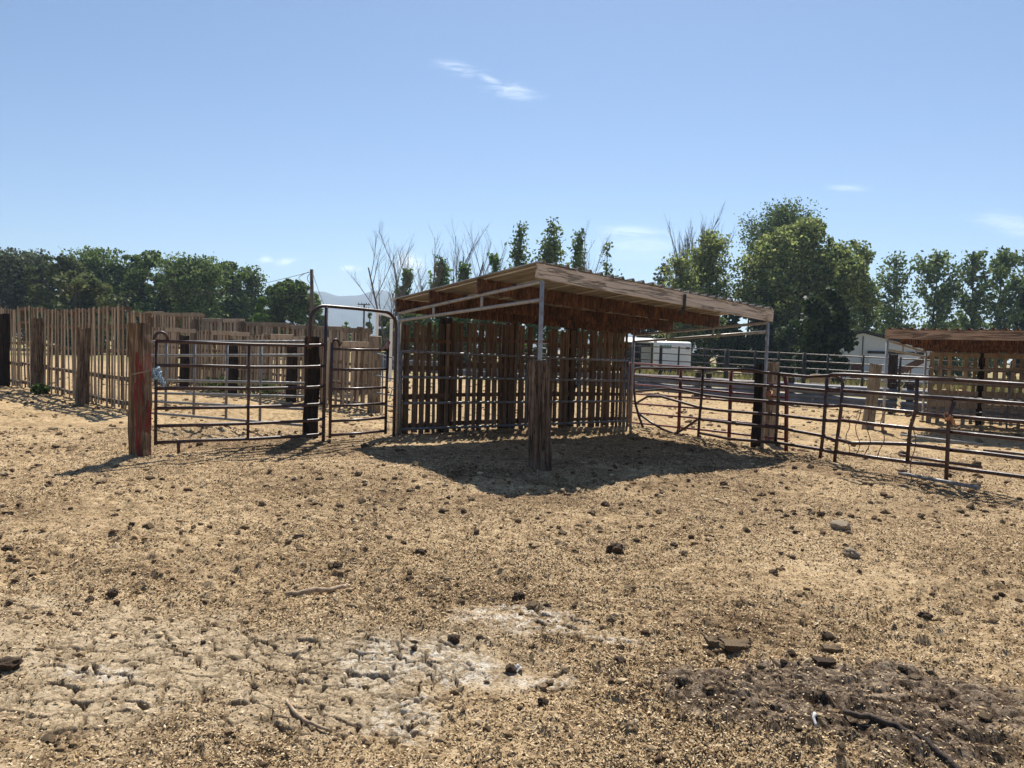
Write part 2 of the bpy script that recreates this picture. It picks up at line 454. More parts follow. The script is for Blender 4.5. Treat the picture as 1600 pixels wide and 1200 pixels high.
# ------------------------------------------------------------------ ground
def ground_mat():
    m, nt, b, o = mat('straw_littered_dirt'); N = NT(nt)
    P = N.coord()
    n_big = N.noise(P, .55, 5, .6)
    n_mid = N.noise(P, 7, 6, .7)
    n_f = N.noise(P, 55, 6, .75)
    n_v = N.noise(P, 190, 3, .7)
    f = N.math('ADD', N.math('ADD', N.math('MULTIPLY', n_f, .42), N.math('MULTIPLY', n_mid, .30)), N.math('ADD', N.math('MULTIPLY', n_v, .22), N.math('MULTIPLY', n_big, .12)))
    straw = N.ramp(f, [(.42, (.03, .017, .009)), (.475, (.175, .110, .057)), (.53, (.40, .280, .152)), (.59, (.63, .475, .29))])
    mudc = N.ramp(f, [(.41, (.15, .10, .060)), (.49, (.40, .305, .195)), (.59, (.62, .50, .345))])
    whitec = N.ramp(f, [(.42, (.40, .33, .24)), (.53, (.74, .68, .58))])
    darkc = N.ramp(f, [(.43, (.030, .019, .012)), (.50, (.13, .090, .060)), (.58, (.36, .275, .195))])
    farc = N.ramp(N.math('ADD', N.math('ADD', N.math('MULTIPLY', n_mid, .40), N.math('MULTIPLY', N.noise(P, 17, 5, .7), .45)), N.math('MULTIPLY', n_big, .15)), [(.40, (.10, .062, .030)), (.455, (.31, .21, .105)), (.56, (.56, .405, .22))])
    grassc = N.ramp(n_mid, [(.3, (.12, .115, .045)), (.5, (.27, .22, .10)), (.7, (.40, .31, .16))])
    def A(k): return N.n('ShaderNodeAttribute', attribute_name=k).outputs['Fac']
    manc = N.ramp(f, [(.42, (.022, .012, .006)), (.50, (.105, .062, .032)), (.60, (.30, .20, .11))])
    straw = N.mix(N.math('MULTIPLY', A('manure'), .85), straw, manc)
    c = N.mix(N.math('MULTIPLY', A('mud'), .85), straw, mudc)
    wn = N.ramp(N.math('ADD', N.math('MULTIPLY', N.noise(P, 17, 6, .75, .6), .65), N.math('MULTIPLY', n_f, .35)), [(.475, 0.0), (.575, 1.0)])
    c = N.mix(N.math('MULTIPLY', N.math('MULTIPLY', A('white'), wn), .8), c, whitec)
    c = N.mix(A('dark'), c, darkc)
    c = N.mix(N.math('MULTIPLY', A('crack'), .92), c, (.028, .016, .009))
    c = N.mix(N.math('MULTIPLY', A('far'), .75), c, farc)
    c = N.mix(A('grass'), c, grassc)
    N.l(c, b.inputs['Base Color']); b.inputs['Roughness'].default_value = .95
    b.inputs['Specular IOR Level'].default_value = .1
    N.bump(N.math('ADD', N.math('MULTIPLY', n_f, .7), N.math('MULTIPLY', n_v, .3)), .9, .02, b)
    return m
M_GROUND = ground_mat()

def build_ground():
    rr = [0.0, .5, 1.0, 1.5, 2.0]
    r = 2.4
    while r < 26: rr.append(r); r *= 1.0024
    while r < 80: rr.append(r); r *= 1.012
    while r < 2500: rr.append(r); r *= 1.10
    rr = np.array(rr[1:])
    th = np.concatenate([np.arange(-50, 50, .13), np.arange(50, 310, 5.0)])*PI/180
    Rm, T = np.meshgrid(rr, th, indexing='ij')
    x = Rm*np.sin(T); y = Rm*np.cos(T)
    xf, yf = x.ravel(), y.ravel()
    h, mud, white, dark, crack = ground_h(xf, yf)
    nr, ntb = x.shape
    V = np.stack([xf, yf, h], 1)
    V = np.vstack([V, [[0, 0, gz(0, 0)]]])
    i = np.arange(nr-1)[:, None]*ntb; j = np.arange(ntb)[None, :]; j2 = (j+1) % ntb
    Q = np.stack([i+j, i+j2, i+ntb+j2, i+ntb+j], -1).reshape(-1, 4)[:, ::-1]
    me = bpy.data.meshes.new('ground')
    nv = len(V); c = nv-1
    T3 = np.stack([np.full(ntb, c), np.arange(ntb), (np.arange(ntb)+1) % ntb], 1)[:, ::-1]
    me.vertices.add(nv); me.vertices.foreach_set('co', V.astype(np.float32).ravel())
    loops = np.concatenate([Q.ravel(), T3.ravel()]).astype(np.int32)
    me.loops.add(len(loops)); me.loops.foreach_set('vertex_index', loops)
    ls = np.concatenate([np.arange(0, Q.size, 4), Q.size+np.arange(0, T3.size, 3)]).astype(np.int32)
    lt = np.concatenate([np.full(len(Q), 4), np.full(len(T3), 3)]).astype(np.int32)
    me.polygons.add(len(ls)); me.polygons.foreach_set('loop_start', ls); me.polygons.foreach_set('loop_total', lt)
    me.polygons.foreach_set('use_smooth', np.ones(len(ls), dtype=bool))
    me.update(calc_edges=True)
    dist = np.hypot(xf, yf)
    far = sst(12, 20, dist)
    man = np.zeros(xf.shape)
    for cx, cy, rx, ry, k_ in ((-.7, 9.0, 2.2, 1.3, 1), (1.9, 10.6, 2.6, 1.6, .9), (.4, 14.0, 3.5, 1.0, 1), (-3.6, 11.2, 2.0, .8, .8), (4.3, 12.2, 1.2, 2.6, .9), (5.6, 9.6, 1.2, 1.8, .8), (2.6, 8.0, 2.4, .9, .5), (-1.6, 5.4, 1.5, .5, .6), (1.4, 4.4, 1.0, .35, .8), (-.2, 4.9, 1.6, .5, .5), (-3.4, 6.6, 1.6, .7, .4), (-12, 21, 6, 1.4, .8)):
        man = np.maximum(man, k_*np.exp(-blob(xf, yf, cx, cy, rx, ry)**2))
    man = np.clip(man*sst(.30, .62, fbm(xf*1.6, yf*1.6, 301, 4))*1.2+.35*sst(.54, .72, fbm(xf*1.1, yf*1.1, 305, 5)), 0, 1)
    gr = sst(33, 38, yf+.55*xf)*sst(.38, .55, fbm(xf/4, yf/4, 3, 3)+.12)
    for k, a in (('mud', mud), ('white', white), ('dark', dark), ('crack', crack), ('far', far), ('grass', gr), ('manure', man)):
        at_ = me.attributes.new(k, 'FLOAT', 'POINT')
        at_.data.foreach_set('value', np.append(a, 0).astype(np.float32))
    me.materials.append(M_GROUND)
    o = bpy.data.objects.new('ground', me); COL.objects.link(o)
    tag(o, kind='structure')
build_ground()

# straw litter (nobody could count it)
def litter_mat():
    m, nt, b, o = mat('straw_litter'); N = NT(nt)
    c = N.ramp(N.rand(), [(0, (.032, .016, .007)), (.36, (.14, .080, .035)), (.58, (.42, .283, .138)), (.86, (.64, .475, .275)), (1, (.74, .60, .40))])
    N.l(c, b.inputs['Base Color']); b.inputs['Roughness'].default_value = .8
    b.inputs['Specular IOR Level'].default_value = .2
    return m
def build_litter():
    n = 500000
    u = rng.random(n)
    r = 2.6*np.exp(u**1.15*math.log(15/2.6)); t = (rng.random(n)*97-48.5)*PI/180
    x = r*np.sin(t); y = r*np.cos(t)
    mud, white, wm, dark = masks(x, y)
    keep = rng.random(n) > np.clip(.95*mud+.95*white+.82*dark+.4*wm, 0, .95)
    dens = fbm(x*1.1, y*1.1, 131, 4)
    keep &= rng.random(n) < sst(.30, .58, dens)*.80+.28
    x, y = x[keep], y[keep]; n = len(x)
    z = ground_h(x, y)[0]
    L = .003+.009*rng.random(n)**2.6; L *= 1+.75*(np.hypot(x, y)/8)
    Wd = .0016+.0026*rng.random(n)**1.5; Wd *= 1+.9*(np.hypot(x, y)/8)
    a = rng.random(n)*2*PI; tl = rng.normal(0, .32, n); rl = rng.normal(0, .5, n)
    dx, dy, dz = np.cos(a)*np.cos(tl), np.sin(a)*np.cos(tl), np.sin(tl)
    sx, sy, sz = -np.sin(a)*np.cos(rl), np.cos(a)*np.cos(rl), np.sin(rl)
    c = np.stack([x, y, z+.004+np.abs(dz)*L*.5], 1)
    d = np.stack([dx, dy, dz], 1)*L[:, None]; s = np.stack([sx, sy, sz], 1)*Wd[:, None]
    V = np.stack([c-d, c+s, c+d, c-s], 1).reshape(-1, 3)
    Q = np.arange(4*n).reshape(n, 4)
    o = np_mesh('straw_litter', V, Q, litter_mat()); tag(o, 'loose straw and dry manure flakes covering the pen floor', 'straw', kind='stuff')
build_litter()

def rock_shape(seed, sub=2, amp=.35, flat=.75, facet=0):
    bm = bmesh.new(); bmesh.ops.create_icosphere(bm, subdivisions=sub, radius=1)
    rn = random.Random(seed); ph = [Vector((rn.uniform(-1, 1), rn.uniform(-1, 1), rn.uniform(-1, 1))).normalized() for _ in range(14)]
    ks = [rn.uniform(1.5, 6) for _ in range(14)]
    for v in bm.verts:
        p = v.co.copy(); q = 0
        for i, h in enumerate(ph): q += math.sin(ks[i]*p.dot(h)*2+i)*(.5 if i < 6 else .28)
        v.co = p*(1+amp*q*.28+amp*.22*(rn.random()-.5)); 
        for h in ph[:5]:
            dd = v.co.dot(h)
            if dd > .72: v.co -= h*(dd-.72)*.9
        v.co.z *= flat
    return bm
def rock_mesh(name, seed, m, sub=2, amp=.35, flat=.75):
    bm = rock_shape(seed, sub, amp, flat); me = bpy.data.meshes.new(name); bm.to_mesh(me); bm.free(); me.materials.append(m); return me

def build_crumbs():
    base_v = []; 
    shapes = []
    for s in range(6):
        bm = rock_shape(100+s, 1, 1.1, .7); bm.verts.ensure_lookup_table()
        shapes.append((np.array([v.co[:] for v in bm.verts]), np.array([[v.index for v in f.verts] for f in bm.faces]))); bm.free()
    n = 20000
    u = rng.random(n); r = 2.7*np.exp(u**.9*math.log(34/2.7)); t = (rng.random(n)*97-48.5)*PI/180
    x = r*np.sin(t); y = r*np.cos(t)
    dens = sst(.36, .66, fbm(x*.8, y*.8, 231, 4))*.85+.15
    dens = dens+.6*np.exp(-blob(x, y, -.6, 8.6, 2.2, 1.6)**2)+.5*np.exp(-blob(x, y, 2.6, 9.2, 2.2, 1.6)**2)
    k = rng.random(n) < dens
    mud, white, wm, dark = masks(x, y)
    k &= rng.random(n) > np.clip(.7*mud+.5*wm, 0, .8)
    x, y = x[k], y[k]; n = len(x)
    z = ground_h(x, y)[0]
    sz = .003+.013*rng.random(n)**3.5; sz *= (.7+.17*np.hypot(x, y))
    Vs = []; Fs = []; o = 0
    sh = rng.integers(0, 6, n)
    for s in range(6):
        v, f = shapes[s]; idx = np.where(sh == s)[0]
        a = rng.random(len(idx))*2*PI; c, sn = np.cos(a), np.sin(a)
        vx = v[None, :, 0]*c[:, None]-v[None, :, 1]*sn[:, None]; vy = v[None, :, 0]*sn[:, None]+v[None, :, 1]*c[:, None]
        st = .8+.9*rng.random(len(idx))
        V = np.stack([vx*(sz[idx]*st)[:, None]+x[idx][:, None], vy*sz[idx][:, None]+y[idx][:, None], v[None, :, 2]*sz[idx][:, None]+(z[idx]+sz[idx]*.35)[:, None]], -1)
        Vs.append(V.reshape(-1, 3))
        Fs.append((f[None]+(np.arange(len(idx))*len(v))[:, None, None]+o).reshape(-1, 3)); o += len(idx)*len(v)
    m, nt, b, oo = mat('crumbled_earth'); N = NT(nt)
    c = N.ramp(N.rand(), [(0, (.06, .033, .015)), (.4, (.20, .125, .06)), (.75, (.40, .28, .15)), (1, (.56, .43, .26))])
    N.l(c, b.inputs['Base Color']); b.inputs['Roughness'].default_value = .95
    ob = np_mesh('earth_crumbs', np.vstack(Vs), np.vstack(Fs), m); tag(ob, 'small brown crumbs of dry manure and earth strewn over the pen', 'earth crumbs', kind='stuff')
build_crumbs()

# individual clods
clod_meshes = [rock_mesh('dirt_clod', 300+i, M_CLODD if i % 3 == 0 else M_CLOD, 3, .55, .62) for i in range(9)]
CLG = 'dry dirt clods lying about the pen'
def put_clod(p, s, mesh=None, name='dirt_clod', label='dry brown dirt clod lying loose on the straw littered pen floor', cat='dirt clod', group=CLG, sc3=(1, 1, 1), rz=None, sink=.25):
    o = bpy.data.objects.new(name, mesh or random.choice(clod_meshes)); COL.objects.link(o)
    o.location = (p.x, p.y, gz(p.x, p.y)+s*sc3[2]*(.62-sink)); o.scale = (s*sc3[0], s*sc3[1], s*sc3[2])
    o.rotation_euler = (random.uniform(-.2, .2), random.uniform(-.2, .2), random.uniform(0, 6.28) if rz is None else rz)
    return tag(o, label, cat, group)
spots = [(228, 842, 9), (410, 790, 9), (466, 848, 11), (83, 876, 9), (206, 820, 6), (180, 806, 6), (880, 850, 9), (873, 847, 7), (1282, 808, 8), (1330, 812, 7), (1310, 806, 8), (945, 790, 10), (1157, 805, 6),
         (995, 845, 7), (1228, 808, 6), (1080, 840, 7), (580, 960, 7), (810, 936, 9), (1030, 800, 8), (920, 815, 6), (640, 905, 6), (320, 990, 6), (1250, 935, 5), (1345, 1035, 9), (1410, 1060, 9), (1455, 1055, 10),
         (108, 1170, 7), (90, 1182, 6), (48, 1170, 5), (212, 1054, 5), (398, 1082, 7), (745, 832, 7), (690, 800, 8), (500, 750, 8), (560, 745, 8), (650, 735, 9), (480, 810, 5), (1515, 795, 8), (1500, 800, 8), (1190, 775, 9), (1130, 760, 8)]
for (x, y, w) in spots:
    p = G(x, y); put_clod(p, w*p.y/F*.8)
ncl = len(spots)
while ncl < 290:
    r_ = 3.0*math.exp(random.random()**.8*math.log(13/3.0)); t_ = R(random.uniform(-36, 36))
    p = Vector((r_*math.sin(t_), r_*math.cos(t_), 0))
    if abs(p.x-.35) < .3 and abs(p.y-10.1) < .4: continue
    if random.random() > (.35+.65*math.exp(-((p.x-.4)/3.2)**2-((p.y-8.8)/2.2)**2)): continue
    put_clod(p, (.012+.034*random.random()**2.2)*(.6+.06*r_)); ncl += 1

SM = [rock_mesh('field_stone', 500+i, M_STONE, 3, .4, .7) for i in range(3)]
p = G(1313, 830); put_clod(p, .085, SM[0], 'field_stone', 'tan stone beside a little cluster of dark clods right of centre', 'stone', None, (1.25, .9, .85), 0)
p = G(1331, 872); put_clod(p, .068, SM[1], 'field_stone', 'tan stone with dark underside alone below the stone cluster', 'stone', None, (1.2, 1, 1), 1)
p = G(961, 862); put_clod(p, .07, clod_meshes[0], 'dirt_clod', 'dark chunky clod right of centre below the shelter shadow', 'dirt clod', None, (1, 1, 1.3), 0)
p = G(811, 938); put_clod(p, .042, clod_meshes[3], 'dirt_clod', 'dark round clod just above the white crusted patch', 'dirt clod', None, (1, 1, 1.3), 0)
p = G(10, 1058); put_clod(p, .05, clod_meshes[0], 'dirt_clod', 'big dark clod at the left edge on the cracked grey mud', 'dirt clod', None, (1.2, 1, .9), 0)
def slab_mesh(name, m, seed):
    rn = random.Random(seed); b = bmesh.new(); bmesh.ops.create_cube(b, size=2)
    bmesh.ops.subdivide_edges(b, edges=b.edges[:], cuts=5, use_grid_fill=True)
    ph = [Vector((rn.uniform(-1, 1), rn.uniform(-1, 1), rn.uniform(-1, 1))) for _ in range(8)]
    for v in b.verts:
        q = sum(math.sin(4*v.co.dot(h)+i) for i, h in enumerate(ph))
        v.co *= 1+.06*q; v.co += Vector((rn.uniform(-1, 1), rn.uniform(-1, 1), rn.uniform(-1, 1)))*.06
        if v.co.x > .3: v.co.y *= 1-.25*(v.co.x-.3)
    me = bpy.data.meshes.new(name); b.to_mesh(me); b.free(); me.materials.append(m); return me
SL = [slab_mesh('broken_slab', M_CLOD, 1), slab_mesh('broken_slab', M_CLODD, 2)]
for (x, y, sx, sy, sz, k, lab) in ((1150, 1012, .075, .05, .016, 0, 'flat tan slab of dried earth above the dark mud mound, leftmost slab'), (1112, 1010, .032, .04, .024, 0, 'short dark block of earth touching the leftmost flat slab'),
                                    (1300, 1017, .055, .035, .018, 0, 'dark flat slab of dried earth behind the mud mound'), (1287, 1050, .055, .03, .022, 1, 'dark brown brick shaped chunk sitting on the mud mound')):
    p = G(x, y); o = bpy.data.objects.new('broken_slab', SL[k]); COL.objects.link(o)
    o.location = (p.x, p.y, gz(p.x, p.y)+sz*.8); o.scale = (sx, sy, sz); o.rotation_euler = (random.uniform(-.1, .1), .06, random.uniform(-.3, .3))
    tag(o, lab, 'earth slab')

def stick(name, pts, r, m, label, cat='stick'):
    P = []
    for (x, y) in pts:
        g = G(x, y); P.append(Vector((g.x, g.y, gz(g.x, g.y)+r*1.2)))
    Q = []
    for i in range(len(P)-1):
        for k in range(4): Q.append(P[i].lerp(P[i+1], k/4)+Vector((random.uniform(-1, 1), random.uniform(-1, 1), random.uniform(-.2, .6)))*r*.7)
    Q.append(P[-1])
    o0 = Q[0].copy(); Q = [q-o0 for q in Q]
    mb = MB(); L = len(Q); mb.tube(Q, [r*(1.15-.7*abs(i/(L-1)-.45)) for i in range(L)], 7)
    tag(mb.build(name, m, None, True, 0, o0), label, cat)
stick('bleached_stick', [(447, 940), (480, 935), (510, 930), (540, 921)], .016, M_STICK, 'pale bleached stick lying on the straw left of centre')
stick('thin_twig', [(446, 1104), (462, 1124), (482, 1140), (516, 1152)], .008, M_STICK, 'thin curved pale twig at the edge of the cracked mud')
stick('dark_branch', [(1318, 1140), (1362, 1148), (1400, 1158), (1440, 1172), (1480, 1192), (1510, 1215)], .014, M_STICKD, 'dark fallen branch lying across the mud mound bottom right')
stick('short_white_stick', [(1268, 1134), (1271, 1142), (1274, 1152)], .007, M_PAPER, 'short white stick on the dark mud mound')
# scrap of white plastic
mb = MB(); p = G(806, 1055); 
gv = []
for i in range(6):
    for j in range(4): gv.append(((i-2.5)*.013, (j-1.5)*.014, .012+.012*math.sin(i*1.7+j)+.006*random.random()))
mb.add(gv, [(i*4+j, i*4+j+1, i*4+j+5, i*4+j+4) for i in range(5) for j in range(3)])
o = mb.build('plastic_scrap', M_PAPER, None, False, 0, (p.x, p.y, gz(p.x, p.y)))
s_ = o.modifiers.new('thick', 'SOLIDIFY'); s_.thickness = .002
tag(o, 'crumpled white plastic scrap on the ground below centre', 'scrap')

# ------------------------------------------------------------------ posts
def tie_post(name, p, w, d, h, m, label, rz=0, lean=(0, 0), cat='post', group=None, jit=.008, z0=None):
    bm = bmesh.new(); bmesh.ops.create_cube(bm, size=1)
    for v in bm.verts: v.co = Vector((v.co.x*w, v.co.y*d, (v.co.z+.5)*(h+.3)-.3))
    bmesh.ops.bevel(bm, geom=bm.edges[:], offset=.012, segments=2, affect='EDGES')
    es = [e for e in bm.edges if abs(e.verts[0].co.z-e.verts[1].co.z) > .5]
    bmesh.ops.subdivide_edges(bm, edges=es, cuts=14)
    rn = random.Random(int(p.x*100)+5)
    for v in bm.verts:
        t = v.co.z
        v.co.x += jit*math.sin(t*5+v.co.y*40+rn.random()*.8)+rn.uniform(-jit, jit)*.6
        v.co.y += rn.uniform(-jit, jit)*.6
        if t > h-.05: v.co.z += rn.uniform(-.015, .012)
    me = bpy.data.meshes.new(name); bm.to_mesh(me); bm.free(); me.materials.append(m)
    o = bpy.data.objects.new(name, me); COL.objects.link(o)
    o.location = (p.x, p.y, gz(p.x, p.y) if z0 is None else z0); o.rotation_euler = (lean[1], lean[0], rz)
    return tag(o, label, cat, group)
def log_post(name, p, r, h, m, label, cat='post', lean=(0, 0), fiss=.12, seed=0, r_top=None):
    n = 44; L = 26; V = []; Fq = []
    rn = random.Random(seed); am = [rn.random() for _ in range(n)]
    for i in range(L+1):
        t = i/L; z = -.25+(h+.25)*t
        rr = r*(1+.10*(1-t)**3+.04*math.sin(t*7+seed))*(1 if r_top is None else 1-(1-r_top/r)*t)
        for k in range(n):
            a = 2*PI*k/n
            rid = math.sin(a*9+2*math.sin(t*4+seed)+seed)*.5+math.sin(a*17+t*6)*.35+(am[k]-.5)*1.2
            q = rr*(1+fiss*rid*.55)
            zz = z+(rn.uniform(-.03, .025) if i == L else 0)
            V.append((q*math.cos(a), q*math.sin(a), zz))
    for i in range(L):
        for k in range(n): Fq.append((i*n+k, i*n+(k+1) % n, (i+1)*n+(k+1) % n, (i+1)*n+k))
    V.append((0, 0, h-.02)); c = len(V)-1
    for k in range(n): Fq.append((L*n+k, L*n+(k+1) % n, c))
    mb = MB(); mb.add(V, Fq)
    o = mb.build(name, m, None, False, 0, (p.x, p.y, gz(p.x, p.y))); o.rotation_euler = (lean[1], lean[0], 0)
    return tag(o, label, cat)

# ------------------------------------------------------------------ gates and panels
GL = at(240, 600, 10.25); GR = at(508, 600, 11.75); GE = at(617, 600, 12.95)
red_post = tie_post('railroad_tie_post', base(219, 10.15), .215, .20, 1.73, M_REDTIE, 'thick gate post with red paint streaks, tied to the brown tube gate', R(-8), (-.012, 0))
tie_post('railroad_tie_post', base(485, 12.05), .22, .20, 1.58, W_DARKPOST, 'dark square post behind the right end of the brown tube gate', R(20))

def rail_tube(fr, pts, r, name='rail', m=P_BROWN, off=0, n=8):
    mb = MB(); mb.tube([fr.px(x, y, off) if not isinstance(x, Vector) else x for x, y in pts], r, n)
    return mb.build(name, m, fr.root, True)

# main brown panel
fr = Frame('tube_gate', GL, GR, 'brown tube gate of six rails with a tall arch at its right end', 'gate')
zs = [1.56, 1.235, .925, .66, .42, .195]
for i, z in enumerate(zs):
    mb = MB(); L = fr.len
    pts = [Vector((0.02, 0, z)), Vector((L*.3, 0, z-.008*random.random())), Vector((L*.55, 0, z-.012)), Vector((L*.85, 0, z-.004)), Vector((L*.95, -.02, z+.008)), Vector((L-.01, 0, z+.022))]
    mb.tube(pts, .024, 10); mb.build('rail', P_BROWN, fr.root, True)
for x0, z0, z1 in ((.03, .16, 1.56), (fr.len*.52, .17, 1.56)):
    mb = MB(); mb.tube([Vector((x0, 0, z0)), Vector((x0, 0, (z0+z1)/2)), Vector((x0, 0, z1))], .021, 10); mb.build('upright', P_BROWN, fr.root, True)
mb = MB(); mb.tube([Vector((fr.len*.13, 0, .2)), Vector((fr.len*.135, 0, .02))], .022, 8); mb.build('foot', P_BROWN, fr.root, True)
mb = MB(); pts = [Vector((.0+.085*(1-math.cos(a)), -.01, 1.56+.10*math.sin(a)+.02)) for a in [PI*k/10 for k in range(11)]]
mb.tube(pts, .02, 8); mb.build('hinge_loop', P_BROWN, fr.root, True)
# arch (walk-through frame)
E = fr.loc(Vector((GE.x, GE.y, 0)))
lf = Vector((fr.len-.24, .05, 1.55))
def arc(c, rx, ex, ez, a0, a1, n=7):
    return [c+ex*(rx*math.cos(a0+(a1-a0)*k/n))+ez*(rx*math.sin(a0+(a1-a0)*k/n)) for k in range(n+1)]
top = 2.17; rad = .26
ex = Vector((E.x-lf.x, E.y-lf.y, 0)); span = ex.length; ex.normalize(); ez = Vector((0, 0, 1))
pts = [Vector((lf.x, lf.y, 1.5)), Vector((lf.x, lf.y, 1.75))]
pts += arc(Vector((lf.x, lf.y, top-rad))+ex*rad, rad, ex, ez, PI, PI/2)
pts += [Vector((lf.x, lf.y, top-.005))+ex*(span*.5)]
pts += arc(Vector((lf.x, lf.y, top-rad-.02))+ex*(span-rad), rad, ex, ez, PI/2, 0)
pts += [Vector((E.x, E.y, 1.0)), Vector((E.x, E.y, -.1))]
mb = MB(); mb.tube(pts, .027, 10); mb.build('arch', P_BROWN, fr.root, True)
mb = MB(); mb.tube([Vector((fr.len, .03, -.06)), Vector((fr.len, .03, 1.2)), Vector((fr.len+.012, .03, 2.155))], .027, 10); mb.build('upright', P_BROWN, fr.root, True)

# small walk gate
wl = at(517, 600, 11.95); wr = at(604, 600, 12.75)
fr = Frame('walk_gate', wl, wr, 'narrow brown walk gate of six rails hung under the tall arch', 'gate')
for z in (1.515, 1.195, .89, .625, .385, .165):
    mb = MB(); mb.tube([Vector((0, 0, z)), Vector((fr.len*.5, 0, z-.004)), Vector((fr.len, 0, z+.006))], .022, 10); mb.build('rail', P_BROWN, fr.root, True)
for x, z1 in ((0, 1.6), (fr.len, 1.56)):
    mb = MB(); mb.tube([Vector((x, 0, .12)), Vector((x, 0, .8)), Vector((x+.01, 0, z1))], .024, 10); mb.build('upright', P_BROWN, fr.root, True)
mb = MB(); pts = [Vector((.005+.07*(1-math.cos(a)), 0, 1.56+.10*math.sin(a))) for a in [PI*k/10 for k in range(11)]]
mb.tube(pts, .02, 8); mb.build('hinge_loop', P_BROWN, fr.root, True)
mb = MB(); mb.box((fr.len-.02, -.02, 1.60), (.05, .05, .14), Matrix.Rotation(.5, 3, 'Y')); mb.box((fr.len-.09, -.02, 1.55), (.14, .03, .03), Matrix.Rotation(-.6, 3, 'Y'))
mb.build('latch', simple('faded_pink_latch', (.22, .09, .07), (.4, .22, .18), 8, .6), fr.root, False, .006)

# blue rope round gate rail
mb = MB(); c0 = at(243, 576, 10.2)
pts = []
for k in range(40):
    a = k*.75; pts.append(Vector((.045*math.cos(a)+.004*k*.2, .05*math.sin(a), -.02+.05*math.sin(a*1.3)-.002*k)))
for k in range(16): pts.append(Vector((.05+.006*k, -.03, -.09-.008*k+.05*math.sin(k*.9))))
mb.tube(pts, .011, 6)
tag(mb.build('blue_rope', M_ROPE, None, True, 0, c0), 'knotted light blue rope tied on the gate rail by the red post', 'rope')
mb = MB(); a_ = at(206, 585, 9.98); b_ = at(243, 576, 10.05)
mb.tube([Vector((0, 0, 0)), (b_-a_)*.5+Vector((0, 0, -.006)), b_-a_], .008, 6)
tag(mb.build('tie_wire', simple('grey_tie_cord', (.2, .15, .1), (.35, .28, .2), 40), None, True, 0, a_), 'taut grey cord wrapped across the red streaked post', 'cord')
mb = MB(); c0 = at(611, 606, 12.85)
pts = [Vector((-.09+.012*k, .02*math.sin(k*2.), .012*math.sin(k*1.4))) for k in range(14)]+[Vector((.02-.006*k, 0, -.03-.022*k)) for k in range(8)]
mb.tube(pts, .008, 6)
tag(mb.build('blue_twine', M_ROPE, None, True, 0, c0), 'thin blue twine looped between walk gate and shelter post', 'twine')

# silver panel behind the gate
fr = Frame('tube_fence', at(232, 600, 14.5), at(478, 600, 12.85), 'silver grey tube panel of six rails standing behind the brown gate', 'fence panel')
for i in range(6):
    yl = [534, 555.5, 593.5, 614, 627, 645][i]; yr = [533.5, 555, 599, 620, 639.5, 665][i]
    rail_tube(fr, [(232, yl), (355, (yl+yr)/2), (478, yr)], .023, m=P_SILV)
for x, y0, y1 in ((260.5, 532, 640), (304.5, 532, 648), (355, 532, 655), (408, 532, 660)):
    rail_tube(fr, [(x, y0), (x-2, y1)], .024, 'upright', P_SILV)

# ------------------------------------------------------------------ pallets
def slat_set(mb, w, h, y, rn, wmin, wmax, gmin, gmax, th=.02, miss=.04, x0=0.0, hj=.045, tiltj=.010, zlo=0.0):
    x = x0+rn.uniform(0, .03)
    while x < w-.05:
        sw = min(rn.uniform(wmin, wmax), w-x)
        if rn.random() > miss and sw > .035:
            top = h+rn.uniform(-hj, hj*.3); bot = zlo+rn.uniform(-.02, .05)
            M = Matrix.Rotation(rn.gauss(0, tiltj), 3, 'Y') @ Matrix.Rotation(rn.gauss(0, .006), 3, 'X')
            mb.box((x+sw/2, y+rn.uniform(-.003, .003), (top+bot)/2), (sw, th, top-bot), M, .003)
        x += sw+rn.uniform(gmin, gmax)
def pallet(pl, pr, h, label, seed, group, mv=W_FEN_V, mh=W_FEN_H, rows=(.06, .36, .68, .96), gap=(.05, .12), wd=(.08, .13), topboard=False, grid=False, leanx=0.0, z=None, back=True, miss=.05, tilt=.01, mback=None):
    rn = random.Random(seed)
    d = Vector((pr.x-pl.x, pr.y-pl.y, 0)); w = d.length-.03; a = math.atan2(d.y, d.x)
    root = empty('wooden_pallet', (pl.x, pl.y, (gz(pl.x, pl.y)+gz(pr.x, pr.y))/2 if z is None else z), a+rn.uniform(-.02, .02), leanx, label, 'pallet', group)
    mb = MB(); slat_set(mb, w, h, -.011, rn, wd[0], wd[1], gap[0], gap[1], miss=miss, tiltj=tilt)
    if topboard: mb.box((w/2, -.033, h-.07), (w+.02, .022, .13), None, .006)
    mb.build('front_slats', mv, root)
    if back:
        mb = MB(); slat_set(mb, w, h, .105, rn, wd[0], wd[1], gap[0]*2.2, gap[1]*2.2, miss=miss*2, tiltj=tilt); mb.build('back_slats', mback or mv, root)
    for t in rows:
        mb = MB(); zz = max(.05, min(h-.06, h*t))
        mb.beam((0, .047, zz+rn.uniform(-.015, .015)), (w, .047, zz+rn.uniform(-.015, .015)), .09, rn.uniform(.06, .10) if not grid else .11, seg=3, jit=.003)
        mb.build('stringer', mh, root)
    if grid:
        for t in (.10, .27, .44, .61, .78, .965):
            mb = MB(); mb.box((w/2, -.034, h*t), (w, .02, rn.uniform(.09, .13)), Matrix.Rotation(rn.gauss(0, .006), 3, 'Y'), .003); mb.build('cross_board', mv, root)
    return root

